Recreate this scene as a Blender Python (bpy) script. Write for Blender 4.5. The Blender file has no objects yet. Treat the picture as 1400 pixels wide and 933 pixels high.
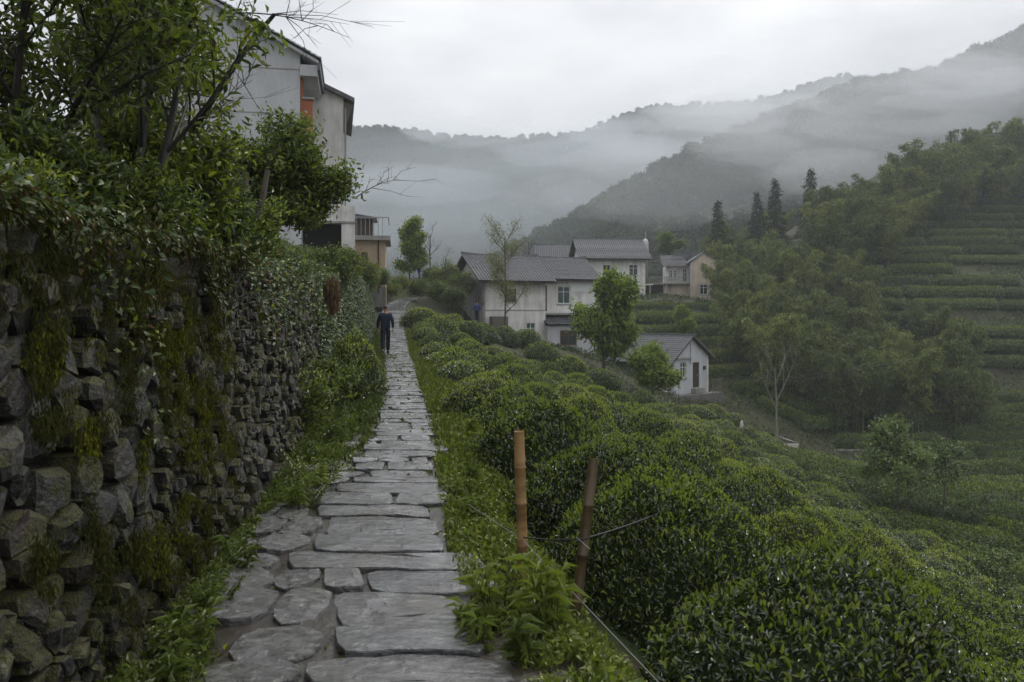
import bpy, math, random
import numpy as np
from mathutils import Vector, Matrix

R = math.radians
scene = bpy.context.scene
C = scene.collection
rng = np.random.default_rng(7)
random.seed(7)

# ------------------------------------------------------------------ camera, sky, sun, exposure
F, CAMZ, HY = 1089.0, 1.6, 428.0          # focal length in photo pixels, eye height, horizon row
def P(px, py, D):                          # a photo pixel at a real distance D -> world point
    return Vector(((px-700)*D/F, D, CAMZ+(HY-py)*D/F))

cam_d = bpy.data.cameras.new('camera'); cam = bpy.data.objects.new('camera', cam_d); C.objects.link(cam)
cam.location = (0, 0, CAMZ); cam.rotation_euler = (R(90), 0, 0)
cam_d.sensor_width = 36; cam_d.lens = 36*F/1400
cam_d.shift_y = -(466.5-HY)/1400
cam_d.clip_start = 0.05; cam_d.clip_end = 6000
cam_d.dof.use_dof = True; cam_d.dof.focus_distance = 12; cam_d.dof.aperture_fstop = 5.6
scene.camera = cam

world = bpy.data.worlds.new('World'); scene.world = world; world.use_nodes = True
wn = world.node_tree; wn.nodes.clear()
def wnode(t): return wn.nodes.new(t)
sky = wnode('ShaderNodeTexSky'); sky.sky_type = 'NISHITA'; sky.sun_disc = False
sky.sun_elevation = R(48); sky.sun_rotation = R(35); sky.air_density = 1.0; sky.dust_density = 3.0
hsv = wnode('ShaderNodeHueSaturation'); hsv.inputs['Saturation'].default_value = 0.35
tc = wnode('ShaderNodeTexCoord'); mp = wnode('ShaderNodeMapping'); mp.inputs['Scale'].default_value = (1.0, 1.0, 2.6)
nz = wnode('ShaderNodeTexNoise'); nz.inputs['Scale'].default_value = 2.3; nz.inputs['Detail'].default_value = 5; nz.inputs['Roughness'].default_value = .55
cr = wnode('ShaderNodeValToRGB'); cr.color_ramp.elements[0].position = .32; cr.color_ramp.elements[1].position = .72
cr.color_ramp.elements[0].color = (4.2, 4.35, 4.7, 1); cr.color_ramp.elements[1].color = (9.2, 9.1, 9.1, 1)
mx = wnode('ShaderNodeMixRGB'); mx.inputs[0].default_value = .85
bg = wnode('ShaderNodeBackground'); bg.inputs['Strength'].default_value = .1
wo = wnode('ShaderNodeOutputWorld')
L = wn.links.new
L(sky.outputs[0], hsv.inputs['Color']); L(hsv.outputs[0], mx.inputs[1])
L(tc.outputs['Generated'], mp.inputs[0]); L(mp.outputs[0], nz.inputs['Vector']); L(nz.outputs[0], cr.inputs[0]); L(cr.outputs[0], mx.inputs[2])
sz_ = wnode('ShaderNodeSeparateXYZ'); ma = wnode('ShaderNodeMath'); ma.operation = 'MULTIPLY_ADD'; ma.use_clamp = False
mxz = wnode('ShaderNodeMath'); mxz.operation = 'MAXIMUM'; mxz.inputs[1].default_value = 0.0
ma.inputs[1].default_value = 1.08; ma.inputs[2].default_value = .32
ov = wnode('ShaderNodeMixRGB'); ov.blend_type = 'MULTIPLY'; ov.inputs[0].default_value = 1
L(tc.outputs['Generated'], sz_.inputs[0]); L(sz_.outputs[2], mxz.inputs[0]); L(mxz.outputs[0], ma.inputs[0]); L(mx.outputs[0], ov.inputs[1]); L(ma.outputs[0], ov.inputs[2])
L(ov.outputs[0], bg.inputs[0]); L(bg.outputs[0], wo.inputs[0])

sun_d = bpy.data.lights.new('sun', 'SUN'); sun_d.energy = 0.9; sun_d.angle = R(30); sun_d.color = (1, .97, .93)
sun = bpy.data.objects.new('sun', sun_d); C.objects.link(sun)
sun.rotation_euler = (R(42), 0, R(-35+180)); sun.location = (0, 0, 60)
scene.view_settings.view_transform = 'Standard'; scene.view_settings.look = 'None'
scene.view_settings.gamma = 1; scene.view_settings.exposure = 1.0
scene.cycles.max_bounces = 6; scene.cycles.diffuse_bounces = 3; scene.cycles.glossy_bounces = 2
scene.cycles.transmission_bounces = 3; scene.cycles.volume_bounces = 2; scene.cycles.transparent_max_bounces = 6

# ------------------------------------------------------------------ helpers: objects
def tag(o, label=None, cat=None, group=None, kind=None):
    if label: o['label'] = label
    if cat: o['category'] = cat
    if group: o['group'] = group
    if kind: o['kind'] = kind
    return o
def empty(name, loc=(0,0,0), rz=0, parent=None):
    o = bpy.data.objects.new(name, None); C.objects.link(o); o.location = loc; o.rotation_euler = (0,0,rz)
    o.empty_display_size = .2
    if parent: o.parent = parent
    return o
def thing(name, label, cat, loc=(0,0,0), rz=0, group=None):
    return tag(empty(name, loc, rz), label, cat, group)
def obj(name, mesh, parent=None, loc=None, rot=None):
    o = bpy.data.objects.new(name, mesh); C.objects.link(o)
    if parent: o.parent = parent
    if loc is not None: o.location = loc
    if rot is not None: o.rotation_euler = rot
    return o
KIDS = {}
def copy_tree(o, parent=None):
    c = o.copy(); C.objects.link(c); c.parent = parent
    for ch in [x for x in o.children]: copy_tree(ch, c)
    return c

ORD = ['nearest','second','third','fourth','fifth','sixth','seventh','eighth','ninth','tenth','eleventh','twelfth','thirteenth','fourteenth','fifteenth','sixteenth','seventeenth','eighteenth','nineteenth','twentieth'] + ['twenty-'+q for q in ('first','second','third','fourth','fifth','sixth','seventh','eighth','ninth')] + ['thirtieth'] + ['thirty-'+q for q in ('first','second','third','fourth','fifth','sixth','seventh','eighth','ninth')]
LEFT = ['leftmost', 'second from left', 'third from left', 'fourth from left', 'fifth from left', 'sixth from left', 'seventh from left', 'eighth from left']
# ------------------------------------------------------------------ helpers: meshes
def mk(name, V, Q, mats, midx=None, smooth=False):
    V = np.asarray(V, np.float32); Q = np.asarray(Q, np.int32)
    k = Q.shape[1]; m = bpy.data.meshes.new(name)
    m.vertices.add(len(V)); m.vertices.foreach_set('co', V.ravel())
    m.loops.add(Q.size); m.loops.foreach_set('vertex_index', Q.ravel())
    m.polygons.add(len(Q)); m.polygons.foreach_set('loop_start', np.arange(0, Q.size, k, dtype=np.int32))
    m.polygons.foreach_set('loop_total', np.full(len(Q), k, np.int32))
    for mt in (mats if isinstance(mats, (list, tuple)) else [mats]): m.materials.append(mt)
    if midx is not None: m.polygons.foreach_set('material_index', np.asarray(midx, np.int32))
    m.polygons.foreach_set('use_smooth', np.full(len(Q), smooth, bool))
    m.update(calc_edges=True); m.validate()
    return m
def mkp(name, V, faces, mats, midx=None, smooth=False):
    m = bpy.data.meshes.new(name); m.from_pydata([tuple(map(float, v)) for v in V], [], [tuple(map(int, f)) for f in faces])
    for mt in (mats if isinstance(mats, (list, tuple)) else [mats]): m.materials.append(mt)
    if midx is not None: m.polygons.foreach_set('material_index', np.asarray(midx, np.int32))
    m.polygons.foreach_set('use_smooth', np.full(len(m.polygons), smooth, bool)); m.update()
    return m
class MB:                                   # collects boxes / tubes / prisms into one mesh
    def __init__(s): s.V = []; s.Fc = []
    def add(s, V, faces):
        b = len(s.V); s.V += [tuple(v) for v in V]; s.Fc += [tuple(b+i for i in f) for f in faces]; return s
    def box(s, x0, x1, y0, y1, z0, z1):
        V = [(x,y,z) for z in (z0,z1) for y in (y0,y1) for x in (x0,x1)]
        return s.add(V, [(0,2,3,1),(4,5,7,6),(0,1,5,4),(2,6,7,3),(0,4,6,2),(1,3,7,5)])
    def tube(s, pts, rad, n=8, cap=True):
        V, Q = tube_np([np.array(pts, float)], [np.array(rad, float)], n)
        f = [tuple(q) for q in Q]
        if cap: f += [tuple(range(n))[::-1], tuple(range(len(V)-n, len(V)))]
        return s.add(V, f)
    def prism(s, poly, axis, a, b):          # poly in the two other axes, extruded a..b
        n = len(poly); V = []
        for t in (a, b):
            for (u, v) in poly:
                V.append({'x': (t,u,v), 'y': (u,t,v), 'z': (u,v,t)}[axis])
        f = [tuple(range(n))[::-1], tuple(range(n, 2*n))] + [(i, (i+1)%n, n+(i+1)%n, n+i) for i in range(n)]
        return s.add(V, f)
    def build(s, name, mat, parent=None, smooth=False):
        return obj(name, mkp(name, s.V, s.Fc, mat, smooth=smooth), parent)

def unit(a): return a/np.maximum(np.linalg.norm(a, axis=-1, keepdims=True), 1e-9)
def tube_np(polys, rads, n=6):
    VV, QQ, b = [], [], 0
    ang = np.arange(n)*2*np.pi/n
    for pts, rad in zip(polys, rads):
        m = len(pts); t = np.gradient(pts, axis=0); t = unit(t)
        ref = np.array([0,0,1.0]) if abs(t[0,2]) < .9 else np.array([1.0,0,0])
        u = unit(np.cross(t, ref)); v = np.cross(t, u)
        ring = pts[:,None,:] + rad[:,None,None]*(np.cos(ang)[None,:,None]*u[:,None,:] + np.sin(ang)[None,:,None]*v[:,None,:])
        VV.append(ring.reshape(-1,3))
        i = np.arange(m-1)[:,None]*n; j = np.arange(n)[None,:]; k = (j+1)%n
        QQ.append(np.stack([b+i+j, b+i+k, b+i+n+k, b+i+n+j], -1).reshape(-1,4)); b += m*n
    return np.concatenate(VV), np.concatenate(QQ)

LEAF = np.array([(0,0,0),(.42,.5,.12),(1,0,-.1),(.5,0,0.0),(.42,-.5,.12)])   # along, side, normal
LEAFQ = np.array([(0,1,2,3),(0,3,2,4)])
LEAF7 = np.array([(0,0,0),(.26,.40,.07),(.62,.42,.09),(1,0,-.12),(.5,0,0.0),(.62,-.42,.09),(.26,-.40,.07)])
LEAF7Q = np.array([(0,1,2,3,4),(0,4,3,5,6)])
def leaf_np(pos, d, n, Ln, W, curl=1.0, fine=False):
    d = unit(d); n = unit(n - (n*d).sum(1, keepdims=True)*d); s = np.cross(d, n)
    T = (LEAF7 if fine else LEAF)[None]
    V = (pos[:,None,:] + d[:,None,:]*(T[:,:,0:1]*Ln[:,None,None]) + s[:,None,:]*(T[:,:,1:2]*W[:,None,None])
         + n[:,None,:]*(T[:,:,2:3]*Ln[:,None,None]*curl))
    Q = (LEAF7Q if fine else LEAFQ)[None] + (7 if fine else 5)*np.arange(len(pos))[:,None,None]
    return V.reshape(-1,3), Q.reshape(-1, 5 if fine else 4)
def leaf_mesh(name, pos, d, n, Ln, W, mats, midx=None, curl=1.0, fine=False):
    V, Q = leaf_np(pos, d, n, Ln, W, curl, fine)
    return mk(name, V, Q, mats, None if midx is None else np.repeat(midx, 2))
def rdir(k, up=0.0):
    v = rng.normal(size=(k,3)); v = unit(v); v[:,2] += up; return unit(v)

def hash3(ix, iy, iz):
    h = (ix*374761393 + iy*668265263 + iz*2147483647 + 1013904223) & 0xffffffff
    h = ((h ^ (h >> 13))*1274126177) & 0xffffffff
    return ((h ^ (h >> 16)) & 0xffff)/65535.0
def vnoise(p):                               # value noise, p (n,3) -> 0..1
    p = np.asarray(p, float); i = np.floor(p).astype(np.int64); f = p-i; f = f*f*(3-2*f); r = 0
    for dx in (0,1):
        for dy in (0,1):
            for dz in (0,1):
                w = (f[:,0] if dx else 1-f[:,0])*(f[:,1] if dy else 1-f[:,1])*(f[:,2] if dz else 1-f[:,2])
                r = r + w*hash3(i[:,0]+dx, i[:,1]+dy, i[:,2]+dz)
    return r
def fbm(p, oct=3):
    p = np.asarray(p, float); a, s, r = 1.0, 0.0, 0
    for k in range(oct): r = r + a*vnoise(p*(2**k)+17.3*k); s += a; a *= .5
    return r/s
def fbm2(x, y, sc, oct=3, seed=0):
    x, y = np.broadcast_arrays(np.asarray(x, float), np.asarray(y, float))
    p = np.stack([x.ravel()/sc, y.ravel()/sc, np.full(x.size, seed+.5)], -1)
    return fbm(p, oct).reshape(x.shape)

# ------------------------------------------------------------------ helpers: materials
class NT:
    def __init__(s, name):
        s.m = bpy.data.materials.new(name); s.m.use_nodes = True; s.t = s.m.node_tree; s.t.nodes.clear()
        s.out = s.n('ShaderNodeOutputMaterial')
    def n(s, t, **kw):
        o = s.t.nodes.new(t)
        for k, v in kw.items():
            if k.startswith('_'): setattr(o, k[1:], v)
            else: o.inputs[k.replace('__', ' ')].default_value = v
        return o
    def l(s, a, b): s.t.links.new(a, b)
    def noise(s, scale, detail=4, rough=.55, vec=None, dist=0):
        o = s.n('ShaderNodeTexNoise'); o.inputs['Scale'].default_value = scale; o.inputs['Detail'].default_value = detail
        o.inputs['Roughness'].default_value = rough; o.inputs['Distortion'].default_value = dist
        if vec: s.l(vec, o.inputs['Vector'])
        return o.outputs[0]
    def ramp(s, fac, stops, mode='LINEAR'):
        o = s.n('ShaderNodeValToRGB'); e = o.color_ramp.elements; o.color_ramp.interpolation = mode
        while len(e) < len(stops): e.new(.5)
        for i, (p, c) in enumerate(stops):
            e[i].position = p; e[i].color = (*c, 1) if isinstance(c, tuple) else (c, c, c, 1)
        s.l(fac, o.inputs[0]); return o.outputs[0]
    def mix(s, fac, a, b, mode='MIX'):
        o = s.n('ShaderNodeMixRGB'); o.blend_type = mode
        for i, v in ((0, fac), (1, a), (2, b)):
            if isinstance(v, (int, float)): o.inputs[i].default_value = v if i == 0 else (v, v, v, 1)
            elif isinstance(v, tuple): o.inputs[i].default_value = (*v, 1)
            else: s.l(v, o.inputs[i])
        return o.outputs[0]
    def math(s, op, a, b=None):
        o = s.n('ShaderNodeMath'); o.operation = op
        for i, v in ((0, a), (1, b)):
            if v is None: continue
            if isinstance(v, (int, float)): o.inputs[i].default_value = v
            else: s.l(v, o.inputs[i])
        return o.outputs[0]
    def coord(s, which='Object', scale=(1,1,1), rot=(0,0,0)):
        if which == 'World':
            src = s.n('ShaderNodeNewGeometry').outputs['Position']
        else: src = s.n('ShaderNodeTexCoord').outputs[which]
        m = s.n('ShaderNodeMapping'); m.inputs['Scale'].default_value = scale; m.inputs['Rotation'].default_value = rot
        s.l(src, m.inputs[0]); return m.outputs[0]
    def rand(s):                             # differs by object and by loose piece
        a = s.n('ShaderNodeObjectInfo').outputs['Random']; b = s.n('ShaderNodeNewGeometry').outputs['Random Per Island']
        return s.math('FRACT', s.math('ADD', a, b))
    def bump(s, h, strength=.5, dist=.02, prev=None):
        o = s.n('ShaderNodeBump'); o.inputs['Strength'].default_value = strength; o.inputs['Distance'].default_value = dist
        s.l(h, o.inputs['Height'])
        if prev: s.l(prev, o.inputs['Normal'])
        return o.outputs[0]
    def bsdf(s, color, rough=.6, spec=.5, normal=None, metallic=0):
        o = s.n('ShaderNodeBsdfPrincipled')
        for nm, v in (('Base Color', color), ('Roughness', rough), ('Specular IOR Level', spec), ('Metallic', metallic)):
            if isinstance(v, tuple): o.inputs[nm].default_value = (*v, 1)
            elif isinstance(v, (int, float)): o.inputs[nm].default_value = v
            else: s.l(v, o.inputs[nm])
        if normal: s.l(normal, o.inputs['Normal'])
        return o.outputs[0]
    def done(s, sh): s.l(sh, s.out.inputs['Surface']); return s.m

def leaf_mat(name, cols, rough=.4, spec=.5, transl=.25):
    t = NT(name); k = len(cols)
    col = t.ramp(t.rand(), [(i/(k-1) if k > 1 else 0, c) for i, c in enumerate(cols)])
    tint = t.ramp(t.n('ShaderNodeObjectInfo').outputs['Random'], [(0, (.70,.72,.76)), (.5, (1.0,1.0,1.0)), (1, (1.40,1.30,1.08))])
    col = t.mix(1.0, col, tint, 'MULTIPLY')
    b = t.bsdf(col, rough, spec)
    if transl:
        tr = t.n('ShaderNodeBsdfTranslucent'); t.l(t.mix(1.0, col, (1.5, 1.7, .9), 'MULTIPLY'), tr.inputs[0])
        mxs = t.n('ShaderNodeMixShader'); mxs.inputs[0].default_value = transl
        t.l(b, mxs.inputs[1]); t.l(tr.outputs[0], mxs.inputs[2]); b = mxs.outputs[0]
    return t.done(b)
def plain(name, col, rough=.6, spec=.4, var=.25, scale=6, bump=0.0, metallic=0):
    t = NT(name); v = t.coord('Object'); nn = t.noise(scale, 5, .6, v)
    c = t.mix(nn, tuple(x*(1-var) for x in col), tuple(min(1, x*(1+var)) for x in col))
    return t.done(t.bsdf(c, rough, spec, t.bump(nn, .4, bump) if bump else None, metallic))

M = {}
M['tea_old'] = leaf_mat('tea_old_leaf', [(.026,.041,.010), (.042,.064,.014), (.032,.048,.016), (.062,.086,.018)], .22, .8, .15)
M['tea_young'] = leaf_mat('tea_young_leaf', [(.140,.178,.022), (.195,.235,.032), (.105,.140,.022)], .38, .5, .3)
M['tea_far'] = leaf_mat('tea_far_leaf', [(.036,.058,.014), (.064,.094,.020), (.105,.142,.030), (.044,.066,.017)], .5, .4, .15)
M['shrub'] = leaf_mat('shrub_leaf', [(.032,.052,.012), (.052,.078,.017), (.075,.102,.020), (.040,.060,.016)], .35, .5, .2)
M['shrub_pale'] = leaf_mat('shrub_light_leaf', [(.10,.135,.020), (.15,.19,.028), (.18,.20,.03)], .4, .45, .3)  # paler yellow-green leaf colour, mixed in at random
M['ivy'] = leaf_mat('ivy_leaf', [(.022,.045,.014), (.035,.06,.018), (.06,.085,.03), (.03,.05,.02)], .45, .35, .15)
M['dead'] = leaf_mat('withered_leaf', [(.075,.050,.026), (.11,.078,.042), (.045,.030,.016)], .8, .2, .15)
M['straw'] = leaf_mat('straw_root', [(.16,.10,.05), (.22,.15,.08), (.10,.06,.03)], .8, .2, .15)
M['grass'] = leaf_mat('verge_grass', [(.065,.092,.018), (.10,.135,.025), (.05,.075,.016), (.13,.15,.035)], .5, .4, .3)
M['weed'] = leaf_mat('weed_leaf', [(.085,.115,.024), (.12,.15,.03), (.065,.088,.02)], .4, .45, .35)
M['bright_tree'] = leaf_mat('bright_tree_leaf', [(.085,.13,.022), (.15,.21,.034), (.21,.27,.05), (.06,.095,.018)], .45, .4, .3)
M['lime_tree'] = leaf_mat('lime_tree_leaf', [(.16,.21,.028), (.24,.29,.042), (.11,.15,.024)], .45, .4, .35)
M['bamboo'] = leaf_mat('bamboo_leaf', [(.058,.078,.024), (.110,.138,.044), (.180,.205,.072), (.034,.048,.016)], .55, .35, .25)
M['conifer'] = leaf_mat('conifer_needle', [(.022,.036,.014), (.034,.05,.02), (.045,.055,.022)], .6, .3, .1)
M['forest'] = leaf_mat('forest_leaf', [(.026,.046,.018), (.040,.064,.024), (.060,.082,.032), (.03,.045,.018)], .6, .3, .1)
M['spring'] = leaf_mat('spring_bud', [(.15,.15,.055), (.11,.125,.04), (.18,.17,.07)], .6, .3, .3)
M['silver'] = leaf_mat('pale_leaf', [(.14,.18,.075), (.20,.24,.11), (.10,.14,.05)], .5, .4, .3)
M['moss'] = leaf_mat('moss_strand', [(.095,.105,.008), (.14,.145,.011), (.06,.068,.007), (.075,.060,.010)], .9, .15, .2)
M['dark_moss'] = leaf_mat('dark_moss_strand', [(.034,.040,.008), (.048,.048,.009), (.024,.028,.008)], .9, .15, .1)
M['bark'] = plain('dark_wet_bark', (.022,.018,.015), .55, .5, .4, 14, .01)
M['pale_bark'] = plain('pale_bark', (.20,.185,.155), .8, .2, .3, 10, .01)
M['grey_bark'] = plain('grey_bark', (.075,.065,.055), .8, .2, .3, 10, .01)

def stone_mat():
    t = NT('wall_stone'); v = t.coord('World'); r = t.rand()
    tint = t.ramp(r, [(0, (.014,.014,.016)), (.25, (.036,.035,.035)), (.5, (.022,.019,.016)), (.7, (.066,.064,.066)), (.85, (.050,.038,.030)), (1, (.018,.019,.022))])
    n1 = t.noise(9, 6, .65, v); n2 = t.noise(42, 5, .7, v); n3 = t.noise(3.1, 4, .6, v, .6)
    c = t.mix(1, tint, t.ramp(n1, [(.30, .30), (.52, 1.0), (.72, 2.0)]), 'MULTIPLY')
    c = t.mix(1, c, t.ramp(n2, [(.3, .6), (.7, 1.3)]), 'MULTIPLY')
    lich = t.ramp(t.noise(6.5, 5, .7, v), [(.60, 0.0), (.66, .8)])
    c = t.mix(lich, c, (.19,.19,.165))
    geo = t.n('ShaderNodeSeparateXYZ'); t.l(t.n('ShaderNodeNewGeometry').outputs['Normal'], geo.inputs[0])
    ms = t.math('ADD', t.math('MULTIPLY', geo.outputs[2], .16), n3)
    msk = t.math('MULTIPLY', t.ramp(ms, [(.49, 0.0), (.60, 1.0)]), t.ramp(n2, [(.38, .25), (.55, .95)]))
    c = t.mix(msk, c, t.ramp(n2, [(.3, (.024,.026,.006)), (.7, (.075,.072,.010))]))
    rough = t.mix(msk, t.ramp(n1, [(.3, .28), (.7, .60)]), .95)
    nb = t.bump(n1, 1.0, .06); nb = t.bump(n2, .9, .016, nb)
    sh = t.bsdf(c, rough, .35, nb); pb = sh.node; pb.inputs['Coat Weight'].default_value = .22; pb.inputs['Coat Roughness'].default_value = .14; t.l(nb, pb.inputs['Coat Normal'])
    return t.done(sh)
M['stone'] = stone_mat()
def slab_mat():
    t = NT('wet_slate'); v = t.coord('World'); r = t.rand()
    vs = t.coord('World', (2.2, 7, 7), (0,0,.12))
    n1 = t.noise(3.2, 7, .68, vs, .8); n2 = t.noise(28, 5, .65, v); n3 = t.noise(1.6, 3, .5, v)
    c = t.ramp(r, [(0, (.042,.044,.049)), (.5, (.074,.076,.080)), (1, (.058,.057,.056))])
    c = t.mix(1, c, t.ramp(n1, [(.32, .40), (.52, .95), (.7, 1.45)]), 'MULTIPLY'); c = t.mix(1, c, t.ramp(n2, [(.32, .55), (.5, 1.0)]), 'MULTIPLY')
    c = t.mix(t.ramp(n3, [(.50, 0.0), (.68, .6)]), c, (.06,.052,.038))
    rough = t.ramp(t.mix(.5, n1, n3), [(.36, .10), (.62, .30)])
    nb = t.bump(n1, .9, .030); nb = t.bump(n2, .5, .008, nb)
    n4 = t.noise(4.5, 5, .7, v, 1.0); c = t.mix(1, c, t.ramp(n4, [(.36, .40), (.50, 1.0), (.66, 1.25)]), 'MULTIPLY'); nb = t.bump(n4, .5, .02, nb)
    sh = t.bsdf(c, rough, .6, nb); pb = sh.node; pb.inputs['Coat Weight'].default_value = 1; pb.inputs['Coat Roughness'].default_value = .05; pb.inputs['Coat IOR'].default_value = 1.7
    t.l(t.ramp(t.mix(.5, n1, n3), [(.42, 1.0), (.66, .45)]), pb.inputs['Coat Weight']); t.l(t.bump(n4, .7, .03, t.bump(n1, .6, .02)), pb.inputs['Coat Normal'])
    return t.done(sh)
M['slab'] = slab_mat()
def rough_slab_mat():
    t = NT('rough_wet_slate'); v = t.coord('World', (1, 1.5, 1.5), (0,0,.3)); r = t.rand()
    n1 = t.noise(11, 6, .7, v, 1.2); n2 = t.noise(34, 4, .65, v); n3 = t.noise(2.4, 3, .5, v)
    c = t.ramp(r, [(0, (.040,.039,.038)), (1, (.070,.069,.069))]); c = t.mix(1, c, t.ramp(n1, [(.3, .4), (.7, 1.5)]), 'MULTIPLY')
    c = t.mix(t.ramp(n3, [(.5, 0.0), (.68, .6)]), c, (.045,.038,.024))
    nb = t.bump(n1, 1.0, .045); nb = t.bump(n2, .5, .010, nb)
    sh = t.bsdf(c, t.ramp(n1, [(.35, .12), (.65, .35)]), .6, nb); pb = sh.node; pb.inputs['Coat Weight'].default_value = 1; pb.inputs['Coat Roughness'].default_value = .05; pb.inputs['Coat IOR'].default_value = 1.55
    t.l(t.bump(n1, .6, .03), pb.inputs['Coat Normal']); return t.done(sh)
M['rough_slab'] = rough_slab_mat()
def mud_mat():
    t = NT('wet_mud'); v = t.coord('World'); n1 = t.noise(7, 6, .65, v, .5); n2 = t.noise(30, 5, .7, v); n3 = t.noise(1.9, 3, .5, v)
    c = t.mix(n1, (.018,.015,.011), (.045,.037,.028))
    c = t.mix(t.ramp(n3, [(.55, 0.0), (.66, .7)]), c, (.030,.040,.012))
    rough = t.ramp(n3, [(.44, .05), (.62, .45)])
    nb = t.bump(n1, .6, .03); nb = t.bump(n2, .4, .008, nb)
    return t.done(t.bsdf(c, rough, .5, nb))
M['mud'] = mud_mat()
def ground_mat():
    t = NT('hillside_soil'); v = t.coord('World'); n1 = t.noise(1.1, 6, .65, v); n2 = t.noise(14, 5, .7, v); n3 = t.noise(.11, 4, .6, v)
    c = t.mix(t.ramp(n1, [(.42, 0.0), (.60, 1.0)]), (.040,.030,.020), (.034,.050,.014))
    c = t.mix(t.ramp(n3, [(.45, 0.0), (.65, .6)]), c, (.036,.046,.015))
    c = t.mix(1, c, t.ramp(n2, [(.3, .55), (.7, 1.35)]), 'MULTIPLY')
    return t.done(t.bsdf(c, .9, .2, t.bump(n2, .8, .06)))
M['ground'] = ground_mat()
def hill_mat():
    t = NT('wooded_slope'); v = t.coord('World'); n1 = t.noise(.09, 6, .7, v); n2 = t.noise(.5, 5, .7, v)
    c = t.mix(n1, (.022,.036,.014), (.055,.075,.028)); c = t.mix(1, c, t.ramp(n2, [(.3, .5), (.7, 1.3)]), 'MULTIPLY')
    return t.done(t.bsdf(c, .95, .1, t.bump(n2, 1, 1.5)))
M['hill'] = hill_mat()
def wash_mat(name, base, stain, amt=.55, line=None):
    t = NT(name); v = t.coord('Object'); vs = t.coord('Object', (2.2, 2.2, .35))
    n1 = t.noise(1.0, 6, .68, vs); n2 = t.noise(.55, 5, .6, v); n3 = t.noise(18, 4, .6, v)
    f = t.ramp(t.mix(.5, n1, n2), [(.40, 0.0), (.62, amt)])
    c = t.mix(f, base, stain); c = t.mix(1, c, t.ramp(n3, [(.3, .93), (.7, 1.05)]), 'MULTIPLY')
    return t.done(t.bsdf(c, .85, .25, t.bump(n3, .25, .006)))
M['white'] = wash_mat('old_whitewash', (.72,.71,.68), (.29,.28,.26), .7)
M['grey_wash'] = wash_mat('grey_render', (.50,.51,.53), (.27,.27,.27), .5)
M['cream'] = wash_mat('cream_render', (.56,.49,.38), (.26,.22,.17), .75)
M['tan'] = wash_mat('tan_render', (.42,.32,.22), (.25,.19,.14), .5)
M['boards'] = wash_mat('grey_boards', (.30,.30,.29), (.18,.17,.16), .6)
M['concrete'] = wash_mat('weathered_concrete', (.32,.31,.29), (.15,.145,.13), .7)
M['old_stone'] = wash_mat('rubble_stone', (.16,.155,.14), (.07,.07,.055), .8)
def tile_mat():
    t = NT('clay_roof_tile'); v = t.coord('Object'); n1 = t.noise(5.5, 5, .7, v); n2 = t.noise(.9, 4, .6, v)
    c = t.ramp(n1, [(.25, (.035,.037,.042)), (.5, (.085,.088,.095)), (.72, (.17,.172,.18))])
    c = t.mix(t.ramp(n2, [(.5, 0.0), (.75, .5)]), c, (.05,.05,.042))
    return t.done(t.bsdf(c, .6, .4, t.bump(n1, .4, .02)))
M['tile'] = tile_mat()
M['tile_pale'] = plain('pale_cover_tile', (.125,.128,.136), .6, .4, .6, 5)  # paler column crests; stripe contrast with the channels put into the colour
M['wood'] = plain('brown_timber', (.13,.065,.035), .7, .3, .3, 20)
M['dark_wood'] = plain('dark_timber', (.045,.032,.026), .75, .3, .3, 20)
M['weather_wood'] = plain('weathered_timber', (.13,.115,.095), .8, .2, .35, 16)
M['frame_white'] = plain('white_window_frame', (.60,.61,.60), .5, .4, .1)
M['brick'] = plain('orange_brick', (.30,.11,.055), .85, .2, .35, 30)
M['glass'] = plain('window_glass', (.018,.028,.028), .06, .6, .2, 2)
M['green_glass'] = plain('green_window_glass', (.018,.05,.045), .08, .6, .2, 2)
M['opening_shade'] = plain('painted_interior_shade', (.02,.018,.016), .9, .1, .2, 2)  # near-black paint standing in for the shade inside openings
M['metal'] = plain('galvanised_wire', (.35,.36,.38), .35, .5, .2, 40, 0, .8)
M['dull_wire'] = plain('dull_wire', (.16,.165,.17), .5, .4, .2, 40)
M['black_wire'] = plain('black_cable', (.015,.015,.016), .5, .4, .2, 40)
M['rail'] = plain('grey_railing', (.25,.25,.25), .6, .4, .2, 20)
def bamboo_mat(name, a, b, dark):
    t = NT(name); v = t.coord('Object', (9, 9, 1.6)); n = t.noise(3, 5, .65, v); n2 = t.noise(2.2, 4, .6, t.coord('Object', (1, 1, 3.5)))
    c = t.mix(n, a, b); c = t.mix(t.ramp(n2, [(.48, 0.0), (.66, .85)]), c, dark)
    return t.done(t.bsdf(c, .38, .5, t.bump(n, .2, .004)))
M['pole_a'] = bamboo_mat('dry_bamboo', (.22,.125,.045), (.34,.21,.085), (.045,.030,.016))
M['pole_b'] = bamboo_mat('mouldy_bamboo', (.055,.036,.016), (.095,.064,.030), (.014,.011,.008))
M['culm'] = plain('green_bamboo_culm', (.11,.13,.05), .5, .4, .3, 3)
M['jacket'] = plain('navy_jacket', (.012,.018,.038), .85, .2, .35, 22, .004)
M['trousers'] = plain('dark_trousers', (.010,.014,.028), .85, .2, .3, 22, .004)
M['blue_cloth'] = plain('blue_jacket', (.03,.07,.22), .85, .2, .3, 12)
M['yellow_cloth'] = plain('yellow_green_jacket', (.30,.36,.10), .85, .2, .3, 12)
M['blue_jeans'] = plain('blue_trousers', (.03,.06,.20), .85, .2, .3, 12)
M['skin'] = plain('skin', (.38,.22,.15), .6, .4, .1, 8)
M['hair'] = plain('black_hair', (.012,.010,.009), .6, .4, .3, 40)
M['shoe'] = plain('black_shoe', (.015,.014,.013), .6, .4, .2, 20)
M['white_plastic'] = plain('white_marker', (.42,.42,.41), .5, .4, .1)

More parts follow.
